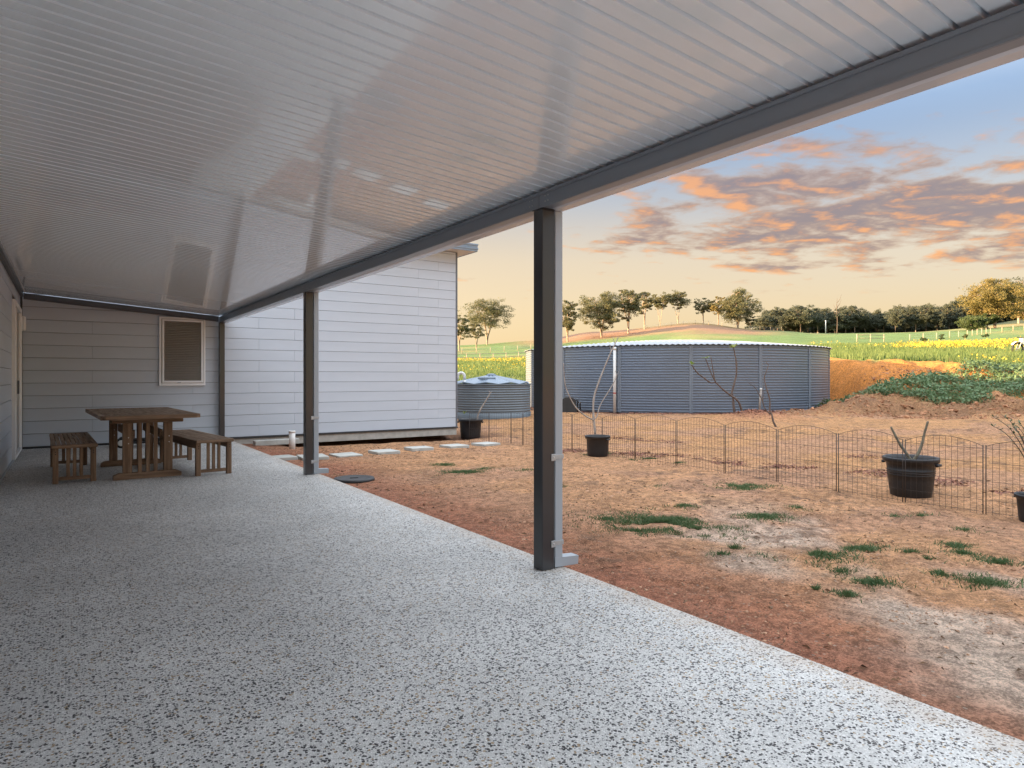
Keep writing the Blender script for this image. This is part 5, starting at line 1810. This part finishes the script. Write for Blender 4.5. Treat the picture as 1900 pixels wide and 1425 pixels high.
# ------------------------------------------------------------------ farm fences
def farm_fence(pts, step, hgt, label, wires=(0.35, 0.7, 1.05), pr=0.07, bars=False):
    P0 = pts[0]
    t = empty('farm_fence', (P0[0], P0[1], z1(*P0)), 0, label, 'fence')
    tops = []
    for a, b in zip(pts[:-1], pts[1:]):
        L = math.hypot(b[0] - a[0], b[1] - a[1])
        n = max(1, int(round(L / step)))
        for q in range(n + (1 if b is pts[-1] else 0)):
            X = a[0] + (b[0] - a[0]) * q / n
            Y = a[1] + (b[1] - a[1]) * q / n
            z = z1(X, Y)
            tops.append((X, Y, z))
            o = MB().tube([(0, 0, -0.2), (0, 0, hgt * rng.uniform(0.95, 1.06))], pr, 6).build('post', M['fpost'], t, (X - P0[0], Y - P0[1], z - t.location.z))
    for hh in wires:
        MB().tube([(X - P0[0], Y - P0[1], z - t.location.z + hh) for X, Y, z in tops], 0.045 if bars else 0.012, 5).build('rail' if bars else 'wire', M['fpost'] if bars else M['bracket'], t)
    return t
farm_fence([px(1688, 118), px(1762, 122), px(1795, 126), px(1838, 138), px(1960, 145)], 3.6, 1.15, 'pale post and wire fence across the right side of the paddock')
farm_fence([px(1590, 102), px(1640, 105)], 3.6, 1.2, 'short pale rail fence section at the left of the right paddock', (0.6, 1.1), 0.07, True)
farm_fence([px(840, 100), px(985, 108)], 2.6, 1.2, 'pale post and rail fence behind the small tank', (0.55, 1.1), 0.06, True)
farm_fence([px(830, 148), px(985, 158)], 3.3, 1.25, 'line of pale fence posts on the green slope left of the near post')
farm_fence([px(1200, 205), px(1290, 208), px(1390, 205), px(1450, 205)], 3.8, 1.25, 'post and wire fence along the brown hilltop above the tank')

# small shrubs along the paddock fence
for q, (x, d, ty, w_) in enumerate(((1715, 100, 626, 12), (1748, 104, 619, 12), (1790, 104, 620, 12), (1830, 108, 620, 12))):
    place_tree('paddock_shrub', ['small round shrub, leftmost of four along the paddock fence', 'upright small shrub, second of four along the paddock fence', 'small leaning shrub, third of four along the paddock fence', 'small shrub nearest the forked gum, by the paddock fence'][q], x, d, ty, w_, 400 + q, 'shrubs along the paddock fence', 'shrub', nclump=9, per=60, leaf=0.10, crown0=0.08, nlead=2, lm='bush', flat=0.8)

# ------------------------------------------------------------------ dirt bike cut by the right frame edge
X, Y = px(1888, 37.5)
bz = z1(X, Y)
bike = empty('dirt_bike', (X, Y, bz), -YAW + R(8), 'white and black dirt bike parked in the flowers at the right edge', 'motorbike')
def wheel(xc):
    o = MB()
    n, r1, r2 = 28, 0.325, 0.045
    vs, fs = [], []
    for i in range(n):
        a = 2 * math.pi * i / n
        for j in range(8):
            b = 2 * math.pi * j / 8
            rr_ = r1 + r2 * math.cos(b)
            vs.append((rr_ * math.cos(a), r2 * math.sin(b), rr_ * math.sin(a)))
    for i in range(n):
        for j in range(8):
            fs.append((i * 8 + j, ((i + 1) % n) * 8 + j, ((i + 1) % n) * 8 + (j + 1) % 8, i * 8 + (j + 1) % 8))
    o.add(vs, fs, True)
    w_o = o.build('wheel', M['rubber'], bike, (xc, 0, 0.37))
    h = MB().tube([(0, -0.05, 0), (0, 0.05, 0)], 0.045, 10)
    for i in range(10):
        a = 2 * math.pi * i / 10
        h.tube([(0, 0, 0), (0.29 * math.cos(a), 0, 0.29 * math.sin(a))], 0.006, 4)
    h.build('hub', M['bracket'], w_o)
wheel(0.0)
wheel(1.30)
mb = MB()
for yy in (-0.09, 0.09):
    mb.tube([(0.0, yy, 0.37), (0.16, yy, 0.72), (0.27, yy, 0.98)], 0.024, 8)
mb.build('fork', M['bracket'], bike)
fd = MB()
vs, fs = [], []
for i in range(9):
    a = R(35 + 14 * i)
    for s in (-0.07, 0.07):
        vs.append((0.42 * math.cos(a), s, 0.37 + 0.42 * math.sin(a)))
        vs.append((0.40 * math.cos(a), s, 0.37 + 0.40 * math.sin(a)))
for i in range(8):
    b = i * 4
    fs += [(b, b + 2, b + 6, b + 4), (b + 1, b + 5, b + 7, b + 3), (b, b + 4, b + 5, b + 1), (b + 2, b + 3, b + 7, b + 6)]
fd.add(vs, fs)
fd.build('front_fender', M['bikewhite'], bike)
MB().tube([(0.30, -0.36, 1.04), (0.27, -0.15, 1.02), (0.27, 0.15, 1.02), (0.30, 0.36, 1.04)], 0.020, 8).build('handlebar', M['rubber'], bike)
mb = MB()
mb.prism_y([(0.22, 0.95), (0.30, 0.62), (0.72, 0.50), (0.95, 0.74), (0.60, 0.86)], -0.12, 0.12)
mb.build('tank_shroud', M['bikewhite'], bike)
MB().prism_y([(0.55, 0.865), (0.98, 0.80), (1.50, 0.90), (1.52, 0.96), (0.95, 0.90), (0.60, 0.93)], -0.10, 0.10).build('seat', M['rubber'], bike)
MB().box(0.42, 0.80, -0.10, 0.10, 0.26, 0.495, 0.04).build('engine', M['bracket'], bike)
MB().prism_y([(0.96, 0.74), (1.62, 0.96), (1.60, 0.99), (0.96, 0.79)], -0.07, 0.07).build('rear_fender', M['bikegreen'], bike)
mb = MB()
for yy in (-0.08, 0.08):
    mb.tube([(0.62, yy, 0.40), (1.30, yy, 0.37)], 0.022, 8)
mb.tube([(0.9, 0, 0.42), (1.0, 0, 0.78)], 0.03, 8)
mb.build('swingarm', M['bracket'], bike)
